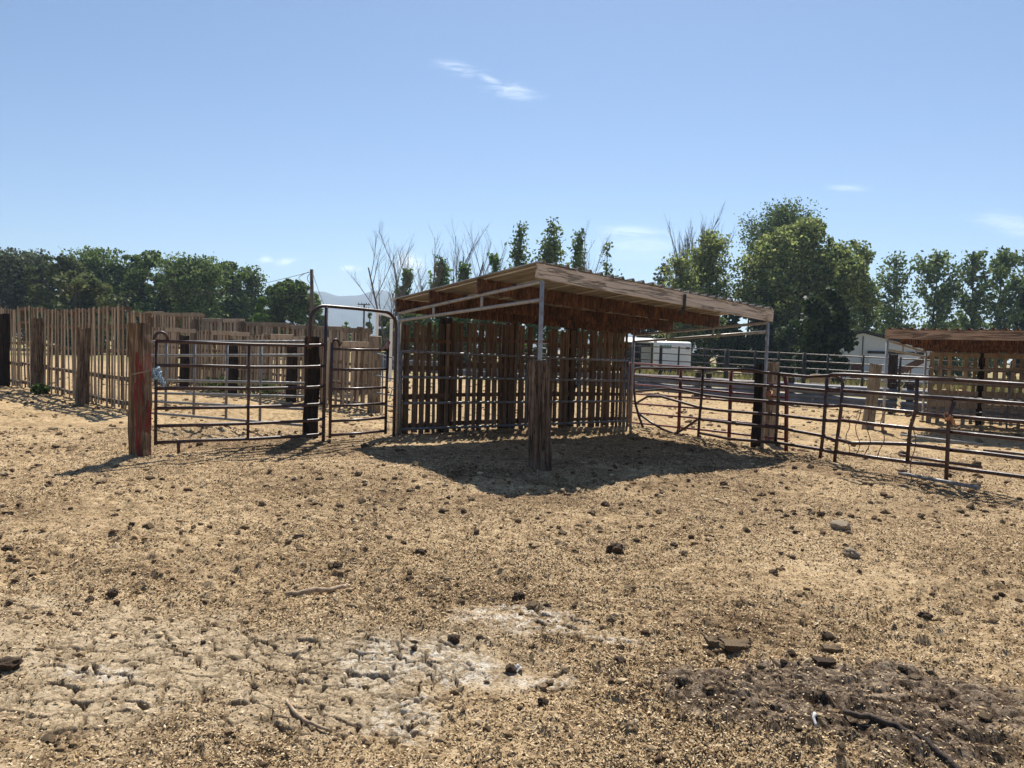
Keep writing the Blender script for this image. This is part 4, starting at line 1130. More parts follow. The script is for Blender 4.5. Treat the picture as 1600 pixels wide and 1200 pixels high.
# tan bale
bp = base(1281, 41)
mb = MB(); mb.box((0, 0, .42), (.9, .7, .5), Matrix.Rotation(.25, 3, 'Y'), .05)
o = mb.build('straw_bale', M_BALE, None, False, .06, (bp.x, bp.y, .0)); o.rotation_euler = (0, 0, .4); tag(o, 'tan straw bale lying behind the pipe fence left of the barn', 'bale')
mb = MB()
for k in range(14): 
    a = Vector((random.uniform(-1.6, 1.6), random.uniform(-.4, .4), .1+.05*(k//3))); mb.beam(a, a+Vector((random.uniform(.8, 1.7), random.uniform(-.3, .3), random.uniform(-.05, .1))), .12, .05)
bp = base(1246, 40)
tag(mb.build('lumber_pile', W_PALE, None, False, 0, (bp.x, bp.y, 0)), 'loose pile of pale boards on the ground left of the bale', 'lumber pile')

# ------------------------------------------------------------------ white frame, small gable, utility poles
wp = base(598, 34)
wf = empty('white_frame', (wp.x, wp.y, 0), R(10), 0, 'white painted post frame with slanted top beside the shelter', 'frame')
for x, h in ((-.30, 2.98), (.32, 2.76)):
    mb = MB(); mb.box((x, 0, h/2), (.13, .13, h)); mb.build('post', M_WHITE, wf)
mb = MB(); mb.beam((-.42, 0, 3.06), (.45, 0, 2.84), .16, .12); mb.build('top_beam', M_WHITE, wf)
hp = base(520, 110)
hs = empty('small_house', (hp.x, hp.y, 0), R(12), 0, 'distant low house with grey gable roof above the back fence', 'house')
mb = MB(); mb.box((0, 0, 1.2), (4.6, 4, 2.4)); mb.build('wall', M_BARN, hs)
mb = MB(); mb.add([(-2.6, -2.2, 2.4), (2.6, -2.2, 2.4), (2.6, 2.2, 2.4), (-2.6, 2.2, 2.4), (0, -2.2, 3.9), (0, 2.2, 3.9)], [(0, 1, 4), (3, 5, 2), (1, 2, 5, 4), (0, 4, 5, 3), (0, 3, 2, 1)]); mb.build('roof', simple('grey_shingle', (.09, .08, .075), (.17, .15, .14), 4), hs)

up = base(485.5, 46)
pt = at(487, 421, 46)
po = empty('utility_pole', (up.x, up.y, 0), 0, 0, 'plain wooden service pole with drooping cables right of the left trees', 'utility pole')
mb = MB(); mb.tube([Vector((0, 0, 0)), Vector((.03, 0, 3)), Vector((pt.x-up.x, 0, pt.z))], [.14, .125, .105], 10); mb.build('pole', M_POLE, po, True)
mb = MB()
for s_ in (0, 1):
    mb.tube([Vector((-.05-.35*s_*(1-abs(t-.5))-.42*math.sin(PI*t)*(.6+.4*s_), 0, pt.z-.15-.75*t)) for t in [i/10 for i in range(11)]], .018, 5)
mb.box((.0, -.1, pt.z-.75), (.14, .12, .2)); mb.build('riser_cable', M_CABLE, po)
def cable(a, b, sag, label, r=.016):
    o0 = a.copy(); d = b-a
    mb = MB(); mb.tube([d*t+Vector((0, 0, -sag*4*t*(1-t))) for t in [i/16 for i in range(17)]], r, 5)
    tag(mb.build('power_cable', M_CABLE, None, True, 0, o0), label, 'cable')
cable(at(484.5, 425, 46), at(300, 462, 62), .15, 'dark cable running from the service pole left into the trees')
cable(at(489, 428, 46), at(514, 488, 78), .3, 'faint cable dropping right from the service pole')
cable(at(160, 432, 64), at(486, 462, 60), .4, 'thin cable strung low across the front of the left trees', .012)
cp = base(567.5, 115); ct = at(568.5, 474.5, 115)
po = empty('utility_pole', (cp.x, cp.y, 0), 0, 0, 'distant dark utility pole with double crossarm before the mountain', 'utility pole')
mb = MB(); mb.tube([Vector((0, 0, 0)), Vector((0, 0, ct.z))], [.17, .13], 8); mb.build('pole', M_POLE, po, True)
for z in (ct.z-.15, ct.z-.75):
    mb = MB(); mb.box((0, -.12, z), (1.9 if z > ct.z-.4 else 1.5, .14, .14)); c_ = mb.build('crossarm', M_POLE, po)
    mb = MB()
    for x in (-.8, -.35, .35, .7): mb.tube([Vector((x, -.12, z+.05)), Vector((x, -.12, z+.28))], .06, 6)
    mb.build('insulators', M_GLASS, c_)

# ------------------------------------------------------------------ trees
def env_round(t): return math.sqrt(max(0, 1-(2*t-1)**2))*(.85+.15*t) if t > .35 else .55+.41*t/.35
def env_column(t): return (.6+.4*math.sin(PI*min(1, t*1.2)))*(1-.8*max(0, t-.5)/.5)*.8
def env_popl(t): return (.75+.25*math.sin(PI*min(1, t*1.1)))*(1 if t < .7 else math.sqrt(max(.03, 1-((t-.7)/.3)**2)))
def env_willow(t): return min(1, .80+.5*t) if t < .45 else math.sqrt(max(0, 1-((t-.45)/.56)**2))
def env_cone(t): return 1-.93*t
def leaf_cloud(H0, H1, W, env, nclump, nleaf, leaf, crx, seed, stretch=1.5, hang=0.0, up=.25, hollow=.35):
    r = np.random.default_rng(seed)
    t = r.random(nclump)*.97+.02
    e = np.array([env(q) for q in t]); a = r.random(nclump)*2*PI
    rad = W/2*e*np.sqrt(hollow+(1-hollow)*r.random(nclump))*(.78+.3*r.random(nclump))
    C = np.stack([rad*np.cos(a), rad*np.sin(a), H0+(H1-H0)*t], 1)
    cs = crx*(.5+.8*r.random(nclump))*np.clip(.35+e*.8, .3, 1.1)
    wgt = cs**2; wgt = wgt/wgt.sum()
    k = r.choice(nclump, nleaf, p=wgt)
    d = r.normal(size=(nleaf, 3)); d /= np.linalg.norm(d, axis=1)[:, None]
    u = r.random(nleaf)**.45
    P = C[k]+d*(u*cs[k])[:, None]*np.array([1, 1, .8 if hang == 0 else 1.25])
    P[:, 2] = np.maximum(P[:, 2], H0-.3*(H1-H0)*.2)
    ln = r.normal(size=(nleaf, 3))*np.array([1, 1, .7]); ln[:, 2] += up-hang
    ln /= np.linalg.norm(ln, axis=1)[:, None]
    sd = np.cross(ln, r.normal(size=(nleaf, 3))); sd /= np.linalg.norm(sd, axis=1)[:, None]
    s = leaf*(.6+.8*r.random(nleaf))
    A = ln*(s*stretch*.5)[:, None]; Bv = sd*(s*.5)[:, None]
    V = np.stack([P-A, P+Bv-A*.1, P+A, P-Bv-A*.1], 1).reshape(-1, 3)
    return V, np.arange(4*nleaf).reshape(-1, 4), C
def spray_cloud(H0, H1, W, env, nbr, nleaf, leaf, seed, rise=1.1, sig=.055, hang=0.0, up=.3):
    r = np.random.default_rng(seed)
    t = r.random(nbr)**.9; e = np.array([env(q) for q in t]); a = r.random(nbr)*2*PI
    Lb = W/2*e*(.45+.65*r.random(nbr)); rs = rise*(.5+.8*r.random(nbr))
    z0 = H0+(H1-H0)*t*.93
    k = r.choice(nbr, nleaf, p=(Lb+.15*W)/(Lb+.15*W).sum()); u = r.random(nleaf)**.75
    rad = Lb[k]*u; zz = z0[k]+rs[k]*Lb[k]*(u**1.2)-hang*Lb[k]*u*u
    sg = sig*W*(.35+u)
    P = np.stack([rad*np.cos(a[k])+np.clip(r.normal(size=nleaf), -1.7, 1.7)*sg, rad*np.sin(a[k])+np.clip(r.normal(size=nleaf), -1.7, 1.7)*sg, np.minimum(zz, H1*.97)+np.clip(r.normal(size=nleaf), -1.7, 1.5)*sg*1.1], 1)
    ln = r.normal(size=(nleaf, 3)); ln[:, 2] += up-hang; ln /= np.linalg.norm(ln, axis=1)[:, None]
    sd = np.cross(ln, r.normal(size=(nleaf, 3))); sd /= np.linalg.norm(sd, axis=1)[:, None]
    sz = leaf*(.55+.8*r.random(nleaf)); A = ln*(sz*.7)[:, None]; Bv = sd*(sz*.45)[:, None]
    V = np.stack([P-A, P+Bv, P+A, P-Bv], 1).reshape(-1, 3)
    tips = np.stack([Lb*np.cos(a), Lb*np.sin(a), np.minimum(z0+rs*Lb-hang*Lb, H1)], 1)
    return V, np.arange(4*nleaf).reshape(-1, 4), tips, z0
def spray_tree(name, px, D, top, wpx, label, env, m, nleaf, leaf, nbr, seed, h0=.08, cat='tree', group=None, trunk=.12, rise=1.1, sig=.055, hang=0, bark=M_BARK, stems=1):
    b = base(px, D); H = at(px, top, D).z; W = wpx*D/F
    root = empty(name, (b.x, b.y, 0), random.uniform(0, 6), 0, label, cat, group)
    V, Q, tips, z0 = spray_cloud(H*h0, H*.985, W, env, nbr, nleaf, leaf, seed, rise, sig, hang)
    np_mesh('crown', V, Q, m, root)
    rn = random.Random(seed); mb = MB()
    pts = [Vector((rn.uniform(-.02, .02)*H*.5*(i > 0), rn.uniform(-.02, .02)*H*.5*(i > 0), -.2+(H*.96+.2)*i/8)) for i in range(9)]
    mb.tube(pts, [trunk*(1.2-.128*i) for i in range(9)], 7)
    for j in range(nbr):
        f = min(7.99, max(0, (z0[j]+.2)/(H*.96+.2)*8)); i = int(f); q = pts[i].lerp(pts[i+1], f-i); e = Vector(tips[j])
        mb.tube([q, q.lerp(e, .5)+Vector((0, 0, -.02*H*.3)), e], [trunk*.28*(1.1-f/9), trunk*.16, trunk*.05], 4)
    mb.build('trunk', bark, root, True)
    return root
def tree(name, px, D, top, wpx, label, env, m, nleaf, leaf, nclump, crx, seed, h0=.12, cat='tree', group=None, trunk=.22, hang=0, limbs=10, basez=0, depth=1.0, hollow=.35, up=.25, bark=M_BARK):
    b = base(px, D); H = at(px, top, D).z; W = wpx*D/F
    root = empty(name, (b.x, b.y, basez), random.uniform(0, 6), 0, label, cat, group)
    V, Q, C = leaf_cloud(H*h0, H*.985, W, env, nclump, nleaf, leaf, crx*W, seed, hang=hang, hollow=hollow, up=up)
    np_mesh('crown', V, Q, m, root)
    rn = random.Random(seed); mb = MB()
    pts = [Vector((0, 0, -.2))]; 
    for i in range(1, 8): pts.append(Vector((pts[-1].x+rn.uniform(-.03, .03)*H*.3, pts[-1].y+rn.uniform(-.03, .03)*H*.3, H*.88*i/7)))
    mb.tube(pts, [trunk*(1.25 if i == 0 else 1-.125*i) for i in range(8)], 8)
    idx = rn.sample(range(len(C)), min(limbs, len(C)))
    for j in idx:
        c = Vector(C[j]); zz = max(.15*H, min(c.z-.08*H, .75*H)); f = zz/(H*.88)*7; i = min(6, int(f)); s_ = pts[i].lerp(pts[i+1], f-i)
        mid = s_.lerp(c, .5)+Vector((0, 0, .04*H)); mb.tube([s_, mid, c], [trunk*.38, trunk*.22, trunk*.08], 5)
    mb.build('trunk', bark, root, True)
    return root
def bare(mb, p, d, L, r, lev, rn, spread=.42, upb=.35):
    n = 4; pts = [p]
    for i in range(n):
        d = (d+Vector((rn.uniform(-1, 1), rn.uniform(-1, 1), rn.uniform(-.3, .6)))*.10).normalized()
        pts.append(pts[-1]+d*(L/n))
    mb.tube(pts, [r*(1-.55*i/n) for i in range(n+1)], 4 if lev < 2 else 6, False)
    if lev == 0: return
    k = 6 if lev >= 2 else 5
    for j in range(k):
        t = .25+.75*(j+rn.random()*.6)/k; f = min(n-.01, t*n); i = int(f); q = pts[i].lerp(pts[i+1], f-i)
        a = rn.uniform(0, 2*PI); side = Vector((math.cos(a), math.sin(a), 0))
        nd = (d*(1-spread)+side*spread+Vector((0, 0, upb))).normalized()
        bare(mb, q, nd, L*rn.uniform(.38, .58)*(1.1-.35*t), r*(1-.55*t)*.55, lev-1, rn, spread, upb)
def dead_tree(px, D, top, label, seed, crown=None, wpx=30, group=None, stems=2, lean=0.0, spread=.36, r=.11):
    b = base(px, D); H = at(px, top, D).z
    root = empty('dead_poplar', (b.x, b.y, 0), 0, 0, label, 'tree', group); rn = random.Random(seed); mb = MB()
    for k in range(stems):
        d = Vector((lean+rn.uniform(-.16, .16), rn.uniform(-.1, .1), 1)).normalized()
        hh = H*(1 if k == 0 else rn.uniform(.75, .95))
        mb_p = Vector((rn.uniform(-.15, .15)*(k > 0), 0, -.1))
        bare(mb, mb_p, d, hh*.86, r*(1 if k == 0 else .75), 3, rn, spread, .42)
    zmax = max(v[2] for v in mb.v); mb.v = [(x, y, z*H/zmax if z > 0 else z) for (x, y, z) in mb.v]
    mb.build('trunk', M_DEAD, root, True)
    if crown:
        hc = at(px, crown, D).z; W = wpx*D/F
        V, Q, C = spray_cloud(.12*hc, hc, W, env_column, 34, 2300, .24, seed, 1.4, .08)[:3]
        np_mesh('regrowth_leaves', V, Q, L_BRIGHT, root)
    return root

GT = 'trees of the dense left grove'
spray_tree('broad_tree', 12, 82, 396, 118, 'grey green tree cut by the left picture edge', env_popl, L_GREYG, 13000, .24, 110, 1, .03, group=GT, trunk=.22, rise=1.0, sig=.05)
spray_tree('broad_tree', 52, 86, 398, 108, 'grey green feathery tree second in the left grove', env_popl, L_GREYG, 11000, .24, 100, 2, .03, group=GT, trunk=.22, rise=1.1, sig=.05)
tree('broad_tree', 92, 80, 397, 100, 'olive green tree with two rounded tops in the left grove', env_round, L_OLIVE, 12150, .25, 81, .14, 3, .05, group=GT)
spray_tree('broad_tree', 146, 86, 392, 92, 'dark pointed tree in the middle of the left grove', env_popl, L_POPLAR, 12000, .24, 100, 4, .03, group=GT, trunk=.22, rise=1.2, sig=.05)
tree('leafy_bush', 120, 66, 424, 110, 'broad olive bush before the left grove', env_round, L_OLIVE, 8000, .26, 55, .16, 5, .02, 'bush')
tree('leafy_bush', 196, 70, 455, 50, 'small light olive bush at the gap in the left grove', env_round, L_OLIVE, 3500, .26, 30, .18, 6, .02, 'bush')
tree('broad_tree', 205, 84, 398, 80, 'dark green rounded tree right of the grove gap', env_round, L_DARK, 12150, .25, 74, .14, 7, .05, group=GT)
tree('broad_tree', 246, 82, 393, 90, 'tallest rounded dark green tree of the left grove', env_round, L_DARK, 13500, .25, 81, .14, 8, .05, group=GT)
spray_tree('broad_tree', 300, 78, 401, 108, 'wide green tree with drooping right side in the left grove', env_round, L_POPLAR, 16000, .24, 120, 9, .03, group=GT, trunk=.22, rise=.8, sig=.05)
tree('broad_tree', 352, 84, 407, 84, 'green round topped tree near the right of the left grove', env_round, L_DARK, 12150, .25, 74, .14, 10, .05, group=GT)
spray_tree('broad_tree', 386, 86, 415, 64, 'low dark tree at the right end of the left grove', env_popl, L_DARK, 7000, .24, 70, 11, .03, group=GT, trunk=.22, rise=.9, sig=.06)
tree('leafy_bush', 408, 70, 462, 46, 'bright green bush left of the service pole', env_column, L_BRIGHT, 4000, .24, 34, .2, 12, .02, 'bush')
tree('broad_tree', 424, 80, 446, 46, 'small green tree between the grove and the round tree', env_round, L_POPLAR, 6750, .25, 54, .14, 13, .03)
tree('broad_tree', 456, 74, 437, 76, 'round dark green tree just left of the service pole', env_round, L_DARK, 13500, .25, 81, .14, 14, .03)
tree('broad_tree', 492, 90, 468, 34, 'little dark tree directly behind the service pole', env_round, L_DARK, 3000, .30, 24, .2, 15, .03)
tree('leafy_bush', 498, 100, 492, 30, 'low dark bush right of the service pole foot', env_round, L_DARK, 2500, .32, 24, .2, 16, .0, 'bush')
tree('leafy_bush', 541, 90, 504, 20, 'small yellow green bush above the back fence', env_round, L_BRIGHT, 1500, .28, 16, .22, 17, .0, 'bush')
tree('slim_tree', 576, 100, 487, 16, 'slim green tree beside the distant utility pole', env_column, L_POPLAR, 1600, .3, 18, .25, 18, .0)
tree('leafy_bush', 606, 80, 490, 44, 'green bush behind the white post frame', env_round, L_POPLAR, 5000, .28, 34, .18, 19, .0, 'bush')

GD = 'row of half dead poplars behind the shelter'
dead_tree(612, 60, 345, 'leftmost bare grey poplar of the row with widely spread thin branches', 31, None, group=GD, stems=3, lean=-.05, spread=.42)
dead_tree(633, 62, 344, 'bare poplar with a bright green leafy base next to the leftmost one', 32, 416, 46, GD, 2)
dead_tree(667, 60, 350, 'bare forked poplar standing left of a big leafy clump', 33, None, group=GD, stems=2)
dead_tree(686, 62, 334, 'tall bare poplar rising from a broad leafy clump', 34, 401, 58, GD, 2, .06)
dead_tree(722, 62, 336, 'single stemmed bare poplar with small leafy base', 35, 408, 50, GD, 2)
dead_tree(768, 60, 358, 'low bare poplar with twin thin tops and leafy base', 36, 386, 46, GD, 3)
spray_tree('poplar', 806, 62, 338, 54, 'narrow leafy poplar just left of the roof peak', env_column, L_POPLAR, 2002, .21, 40, 47, .10, group=GD, trunk=.10, rise=1.9, sig=.085, bark=M_DEAD)
spray_tree('poplar', 855, 60, 334, 78, 'fullest leafy poplar above the roof peak', env_column, L_POPLAR, 3804, .21, 40, 45, .10, group=GD, trunk=.10, rise=1.9, sig=.085, bark=M_DEAD)
spray_tree('poplar', 897, 62, 351, 52, 'slim leafy poplar right of the roof peak', env_column, L_POPLAR, 1802, .21, 40, 53, .10, group=GD, trunk=.10, rise=1.9, sig=.085, bark=M_DEAD)
dead_tree(937, 61, 342, 'sparse poplar with bare top right of the roof peak', 44, None, group=GD, stems=2)
spray_tree('poplar', 943, 63, 362, 52, 'thinly leaved poplar at the right end of the half dead row', env_column, L_POPLAR, 618, .21, 40, 48, .10, group=GD, trunk=.10, rise=1.9, sig=.085, bark=M_DEAD)

for i_, (x_, t_, w_) in enumerate(((652, 482, 60), (706, 478, 64), (760, 470, 66), (826, 472, 70), (884, 470, 60), (942, 474, 66))):
    tree('leafy_bush', x_, 57, t_, w_, '%s low green bush from the left seen through the shelter back wall' % ORD[i_], env_round, L_BRIGHT if i_ % 2 else L_POPLAR, 3000, .22, 40, .16, 300+i_, 0, 'bush', 'low bushes behind the shelter')
frb = Frame('pipe_fence', base(600, 50), base(990, 42), 'dark pipe fence of five rails seen behind the shelter back wall', 'fence')
for yl, yr in ((531, 541), (538, 549), (545, 558), (553, 568), (560, 577)):
    rail_tube(frb, [(600, yl), (800, (yl+yr)/2), (990, yr)], .035, m=P_FAR, n=6)
for x_ in (604, 660, 716, 772, 828, 884, 940, 986):
    pA_ = frb.px(x_, 531+10*(x_-600)/390-1)
    mb = MB(); mb.tube([Vector((pA_.x, 0, -.2)), Vector((pA_.x, 0, pA_.z+.05))], .07, 8); mb.build('fence_post', P_BLACK, frb.root, True)
dead_tree(1071, 70, 314, 'bare fan shaped tree top rising behind the light green trees', 51, None, stems=11, r=.22, spread=.2)
spray_tree('light_tree', 1052, 66, 396, 84, 'pale green loose tree left of the willow group', env_round, L_LIGHT, 6500, .20, 60, 52, .08, rise=.9, sig=.06, trunk=.16)
spray_tree('light_tree', 1104, 68, 355, 84, 'light green open tree between bare top and big willow', env_popl, L_LIGHT, 10500, .20, 70, 53, .08, rise=1.0, sig=.055, trunk=.18)
spray_tree('light_tree', 1032, 75, 405, 50, 'thin grey green tree beside the shelter roof, left of the willow group', env_round, L_GREYG, 1500, .26, 40, 54, .08, rise=1.0, sig=.06)
spray_tree('tall_tree', 1212, 84, 312, 136, 'tall dark tree rising behind the big willow', env_round, L_DARK, 36000, .21, 190, 55, .08, rise=.7, sig=.045, trunk=.3)
tree('willow_tree', 1244, 66, 345, 172, 'huge bushy willow, largest tree of the picture, right of the shelter', env_willow, L_WILLOW, 40000, .21, 190, .095, 56, .03, trunk=.5, hang=.5, limbs=24, hollow=.5)
tree('willow_tree', 1306, 68, 370, 112, 'right shoulder willow merging into the huge willow', env_willow, L_WILLOW, 18000, .21, 110, .12, 57, .05, trunk=.3, hang=.4, limbs=16, hollow=.5)
tree('dark_shrub', 1165, 60, 470, 90, 'dark green shrub mass at the left foot of the big willow', env_round, L_SHADE, 7000, .24, 50, .17, 58, 0, 'shrub')
tree('dark_shrub', 1265, 58, 490, 130, 'dark undergrowth below the big willow', env_round, L_SHADE, 9000, .24, 60, .15, 59, 0, 'shrub')
tree('willow_tree', 1282, 46, 452, 86, 'dark drooping lower willow beside the pale barn', env_round, L_SHADE, 7000, .22, 60, .17, 63, 0, hang=.4)  # its shaded look is painted into the leaf colour
tree('dark_shrub', 1030, 74, 505, 90, 'dark shrubs behind the trailer roof', env_round, L_SHADE, 5000, .26, 40, .17, 60, 0, 'shrub')
tree('dark_shrub', 1105, 70, 490, 80, 'dark green shrub right of the trailer', env_round, L_POPLAR, 6000, .25, 40, .17, 61, 0, 'shrub')
GP = 'row of poplars behind the barn'
for i, (x, tp, w, n) in enumerate(((1392, 394, 66, 3600), (1455, 388, 62, 3600), (1512, 386, 52, 3400), (1556, 384, 60, 3800), (1600, 388, 60, 3600))):
    spray_tree('poplar', x, 78, tp, w+14, ['leftmost airy poplar behind the barn', 'second airy poplar from the barn with slender top', 'dark middle poplar behind the far shelter', 'tallest poplar near the right picture edge', 'poplar cut by the right picture edge'][i], env_popl, L_POPLAR, int(n*1.15), .27, 60, 70+i, .05, group=GP, trunk=.16, rise=1.3, sig=.05)
tree('conifer', 1600, 55, 432, 60, 'dark conifer cut by the right picture edge', env_cone, L_CONIFER, 9000, .22, 60, .16, 80, .02, up=-.2)
tree('leafy_bush', 1500, 84, 500, 120, 'low green hedge bush below the poplars behind the far shelter', env_round, L_POPLAR, 5000, .28, 46, .15, 81, 0, 'bush')
tree('leafy_bush', 1400, 82, 505, 100, 'low loose bush behind the barn roof', env_round, L_POPLAR, 3600, .28, 40, .15, 82, 0, 'bush')

# dry grass tufts in the strip before the trailer and weeds at fence feet
def tufts():
    n = 9000
    t = rng.random(n); s = rng.random(n)
    px = 985+t*640; D = 40+s*20-8*t
    a = (px-800)/F
    x = a*D; y = D; k = fbm(x/3, y/3, 7, 3) > .47
    x, y = x[k], y[k]; n = len(x)
    h = .15+.35*rng.random(n); ang = rng.random(n)*PI
    w = .05+.05*rng.random(n)
    c = np.stack([x, y, np.zeros(n)], 1)
    s_ = np.stack([np.cos(ang)*w, np.sin(ang)*w, np.zeros(n)], 1); u = np.stack([rng.normal(0, .12, n), rng.normal(0, .12, n), h], 1)
    V = np.stack([c-s_, c+s_, c+u+s_*.2, c+u-s_*.2], 1).reshape(-1, 3)
    o = np_mesh('dry_grass', V, np.arange(4*n).reshape(-1, 4), L_WEED); tag(o, 'dry grass growing in the strip behind the guardrail', 'grass', kind='stuff')
tufts()
def weed(px, D, w, h, label, seed, m=L_POPLAR):
    b = base(px, D); root = empty('weed_clump', (b.x, b.y, 0), 0, 0, label, 'weed')
    V, Q, C = leaf_cloud(.02, h, w, env_round, 14, 500, .07, .3*w, seed, up=.4); np_mesh('leaves', V, Q, m, root)
    mb = MB()
    for k in range(6): mb.tube([Vector((0, 0, 0)), Vector(C[k])], [.008, .004], 4)
    mb.build('stems', M_BARK, root)
weed(63, 20.6, .36, .26, 'green weed clump at the foot of the left pallet fence', 90)
weed(352, 23.5, 1.1, .45, 'low weeds at the foot of the fence behind the gate', 91)
weed(420, 22, .9, .4, 'second low weed clump behind the gate near the tie post', 92)

# ------------------------------------------------------------------ hills
def hills():
    D0 = 2050
    n = 220; V = []; rows = 14
    def ridge(px):
        pts = [(-900, 515), (0, 500), (380, 470), (470, 452), (500, 455), (528, 462), (555, 461), (578, 455), (592, 452), (612, 458), (640, 470), (700, 492), (800, 508), (1000, 520), (1400, 535), (2400, 560)]
        for (a, ya), (b, yb) in zip(pts, pts[1:]):
            if a <= px <= b:
                t = (px-a)/(b-a); t = t*t*(3-2*t); return ya+(yb-ya)*t
        return 540
    for i in range(n):
        px = -300+1400*i/(n-1)
        for j in range(rows):
            t = j/(rows-1)
            D = 1350+(D0-1350)*t
            zt = at(px, ridge(px), D0).z
            a = (px-800)/F*1.0
            nz = float(fbm(np.array([px/26.+.4*j]), np.array([j*.45]), 5, 4)[0])-.5
            z = -1+zt*(t**1.25)*(1+.5*nz*(1-t)) if t > 0 else -.9
            z += (1-t)*t*50*nz
            V.append((a*D, D, max(z, -.9)))
    # back side
    for i in range(n):
        px = -300+1400*i/(n-1); V.append(((px-800)/F*2300, 2300, -.9))
    fs = []
    for i in range(n-1):
        for j in range(rows-1): k = i*rows+j; fs.append((k, k+rows, k+rows+1, k+1))
        fs.append((i*rows+rows-1, (i+1)*rows+rows-1, n*rows+i+1, n*rows+i))
    mb = MB(); mb.add(V, fs); o = mb.build('mountains', M_MOUNT, None, True); tag(o, kind='structure')
hills()

# ------------------------------------------------------------------ haze
mb = MB(); mb.box((0, 100, 79), (5600, 5600, 160))
hz = mb.build('haze', M_WHITE); hz.data.materials.clear()
m = bpy.data.materials.new('haze_air'); m.use_nodes = True; nt = m.node_tree; nt.nodes.clear()
out = nt.nodes.new('ShaderNodeOutputMaterial'); pv = nt.nodes.new('ShaderNodeVolumePrincipled')
pv.inputs['Color'].default_value = (.62, .80, 1.0, 1); pv.inputs['Density'].default_value = .00036; pv.inputs['Anisotropy'].default_value = .35
nt.links.new(pv.outputs[0], out.inputs['Volume']); hz.data.materials.append(m); tag(hz, kind='stuff')
hz['label'] = 'pale blue summer haze in the distance'; hz['category'] = 'haze'

# ------------------------------------------------------------------ light
SUN_EL = R(52.5); SUN_AZ = math.atan2(.15, .99)   # azimuth from +Y towards +X
ts = Vector((math.sin(SUN_AZ)*math.cos(SUN_EL), math.cos(SUN_AZ)*math.cos(SUN_EL), math.sin(SUN_EL)))
sl = bpy.data.lights.new('sun', 'SUN'); sl.energy = 5.0; sl.angle = R(.53); sl.color = (1, .95, .86)
so = bpy.data.objects.new('sun', sl); COL.objects.link(so); so.rotation_euler = (-ts).to_track_quat('-Z', 'Y').to_euler(); so.location = (0, 0, 30)

w = bpy.data.worlds.new('World'); sc.world = w; w.use_nodes = True
nt = w.node_tree; nt.nodes.clear(); N = NT(nt)
out = N.n('ShaderNodeOutputWorld'); bg = N.n('ShaderNodeBackground'); N.l(bg.outputs[0], out.inputs[0])
sky = N.n('ShaderNodeTexSky', sky_type='NISHITA', sun_disc=False, sun_elevation=SUN_EL, sun_rotation=SUN_AZ, altitude=1400, air_density=1.0, dust_density=.5, ozone_density=3.0)
SKY_STR = .079
bg.inputs['Strength'].default_value = SKY_STR
# thin clouds, set in the sky by direction
dirv = N.n('ShaderNodeTexCoord').outputs['Generated']
sep = N.n('ShaderNodeSeparateXYZ'); N.l(dirv, sep.inputs[0])
yy = N.math('MAXIMUM', sep.outputs[1], .05)
X = N.math('DIVIDE', sep.outputs[0], yy); Z = N.math('DIVIDE', sep.outputs[2], yy)
nzc = N.noise(N.n('ShaderNodeMapping').outputs[0], 1)  # placeholder replaced below
cmb = N.n('ShaderNodeCombineXYZ'); N.l(X, cmb.inputs[0]); N.l(Z, cmb.inputs[1])
mp = N.n('ShaderNodeMapping'); mp.inputs['Scale'].default_value = (9, 42, 1); mp.inputs['Rotation'].default_value = (0, 0, -.12); N.l(cmb.outputs[0], mp.inputs['Vector'])
wisp = N.noise(mp.outputs[0], 2.2, 7, .62, .5)
mp2 = N.n('ShaderNodeMapping'); mp2.inputs['Scale'].default_value = (22, 34, 1); N.l(cmb.outputs[0], mp2.inputs['Vector'])
puff = N.noise(mp2.outputs[0], 2.0, 6, .6, .2)
total = None
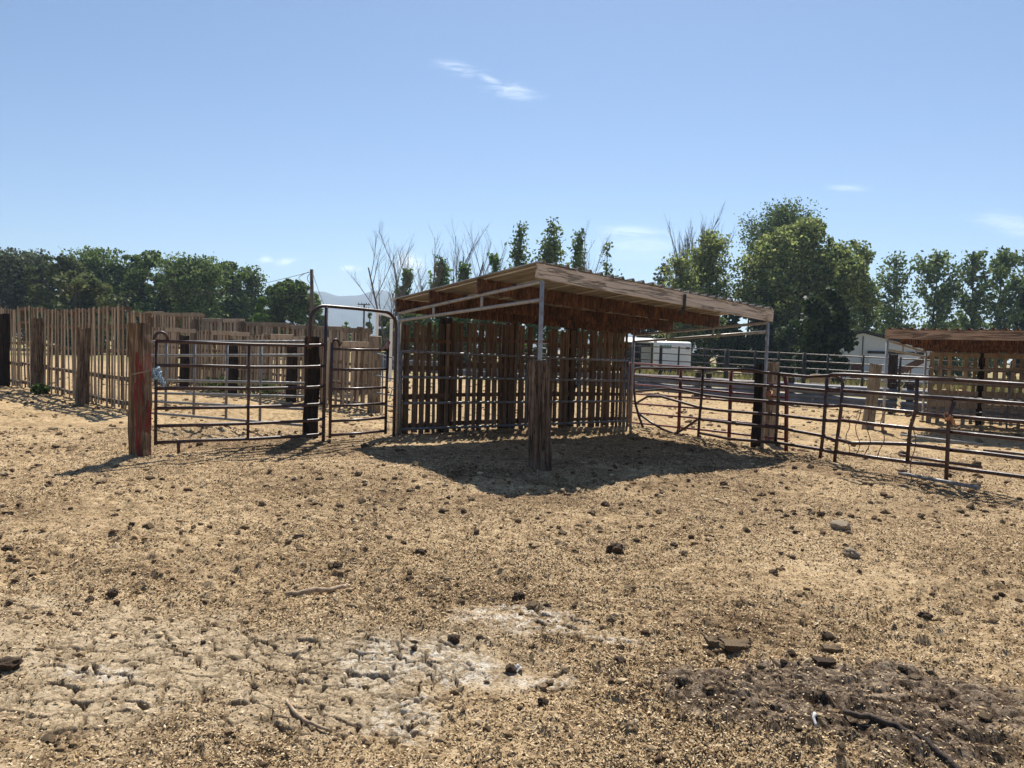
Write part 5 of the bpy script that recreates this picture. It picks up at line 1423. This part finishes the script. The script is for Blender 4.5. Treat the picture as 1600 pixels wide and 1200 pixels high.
def cloud(px, py, rx, ry, rot, k, tex, lo, hi):
    global total
    d = ray(px, py); cx, cz = d.x/d.y, d.z/d.y
    dx = N.math('SUBTRACT', X, cx); dz = N.math('SUBTRACT', Z, cz)
    c, s = math.cos(rot), math.sin(rot)
    a = N.math('DIVIDE', N.math('ADD', N.math('MULTIPLY', dx, c), N.math('MULTIPLY', dz, s)), rx/F)
    b = N.math('DIVIDE', N.math('SUBTRACT', N.math('MULTIPLY', dz, c), N.math('MULTIPLY', dx, s)), ry/F)
    q = N.math('SQRT', N.math('ADD', N.math('MULTIPLY', a, a), N.math('MULTIPLY', b, b)))
    mr = N.n('ShaderNodeMapRange', interpolation_type='SMOOTHSTEP'); N.l(q, mr.inputs[0]); mr.inputs[1].default_value = 0; mr.inputs[2].default_value = 1.0; mr.inputs[3].default_value = 1; mr.inputs[4].default_value = 0
    m2 = N.n('ShaderNodeMapRange', interpolation_type='SMOOTHSTEP'); N.l(N.math('ADD', tex, N.math('MULTIPLY', mr.outputs[0], .25)), m2.inputs[0]); m2.inputs[1].default_value = lo; m2.inputs[2].default_value = hi; m2.inputs[3].default_value = 0; m2.inputs[4].default_value = k
    v = N.math('MULTIPLY', m2.outputs[0], mr.outputs[0])
    total = v if total is None else N.math('MAXIMUM', total, v)
cloud(716, 106, 60, 19, -.12, .42, wisp, .50, .9)
cloud(765, 124, 50, 14, -.45, .36, wisp, .52, .9)
cloud(803, 144, 70, 22, -.06, .45, wisp, .48, .9)
cloud(640, 412, 44, 26, 0, .8, puff, .45, .75)
cloud(448, 408, 32, 10, .15, .5, puff, .45, .8)
cloud(416, 406, 20, 9, 0, .5, puff, .45, .8)
cloud(545, 419, 30, 9, 0, .5, puff, .45, .8)
cloud(985, 362, 90, 14, -.03, .4, wisp, .45, .8)
cloud(1585, 352, 110, 26, -.15, .35, wisp, .42, .85)
cloud(1325, 294, 50, 10, 0, .25, wisp, .45, .8)
cloud(1000, 385, 120, 40, 0, .25, wisp, .4, .85)
cm = N.mix(total, sky.outputs[0], (11.5, 12.3, 13.0))
N.l(cm, bg.inputs['Color'])

vs = sc.view_settings; vs.view_transform = 'Standard'; vs.look = 'None'; vs.exposure = .60; vs.gamma = 1; vs.use_curve_mapping = False
sc.cycles.max_bounces = 8; sc.cycles.volume_bounces = 0; sc.cycles.transparent_max_bounces = 8
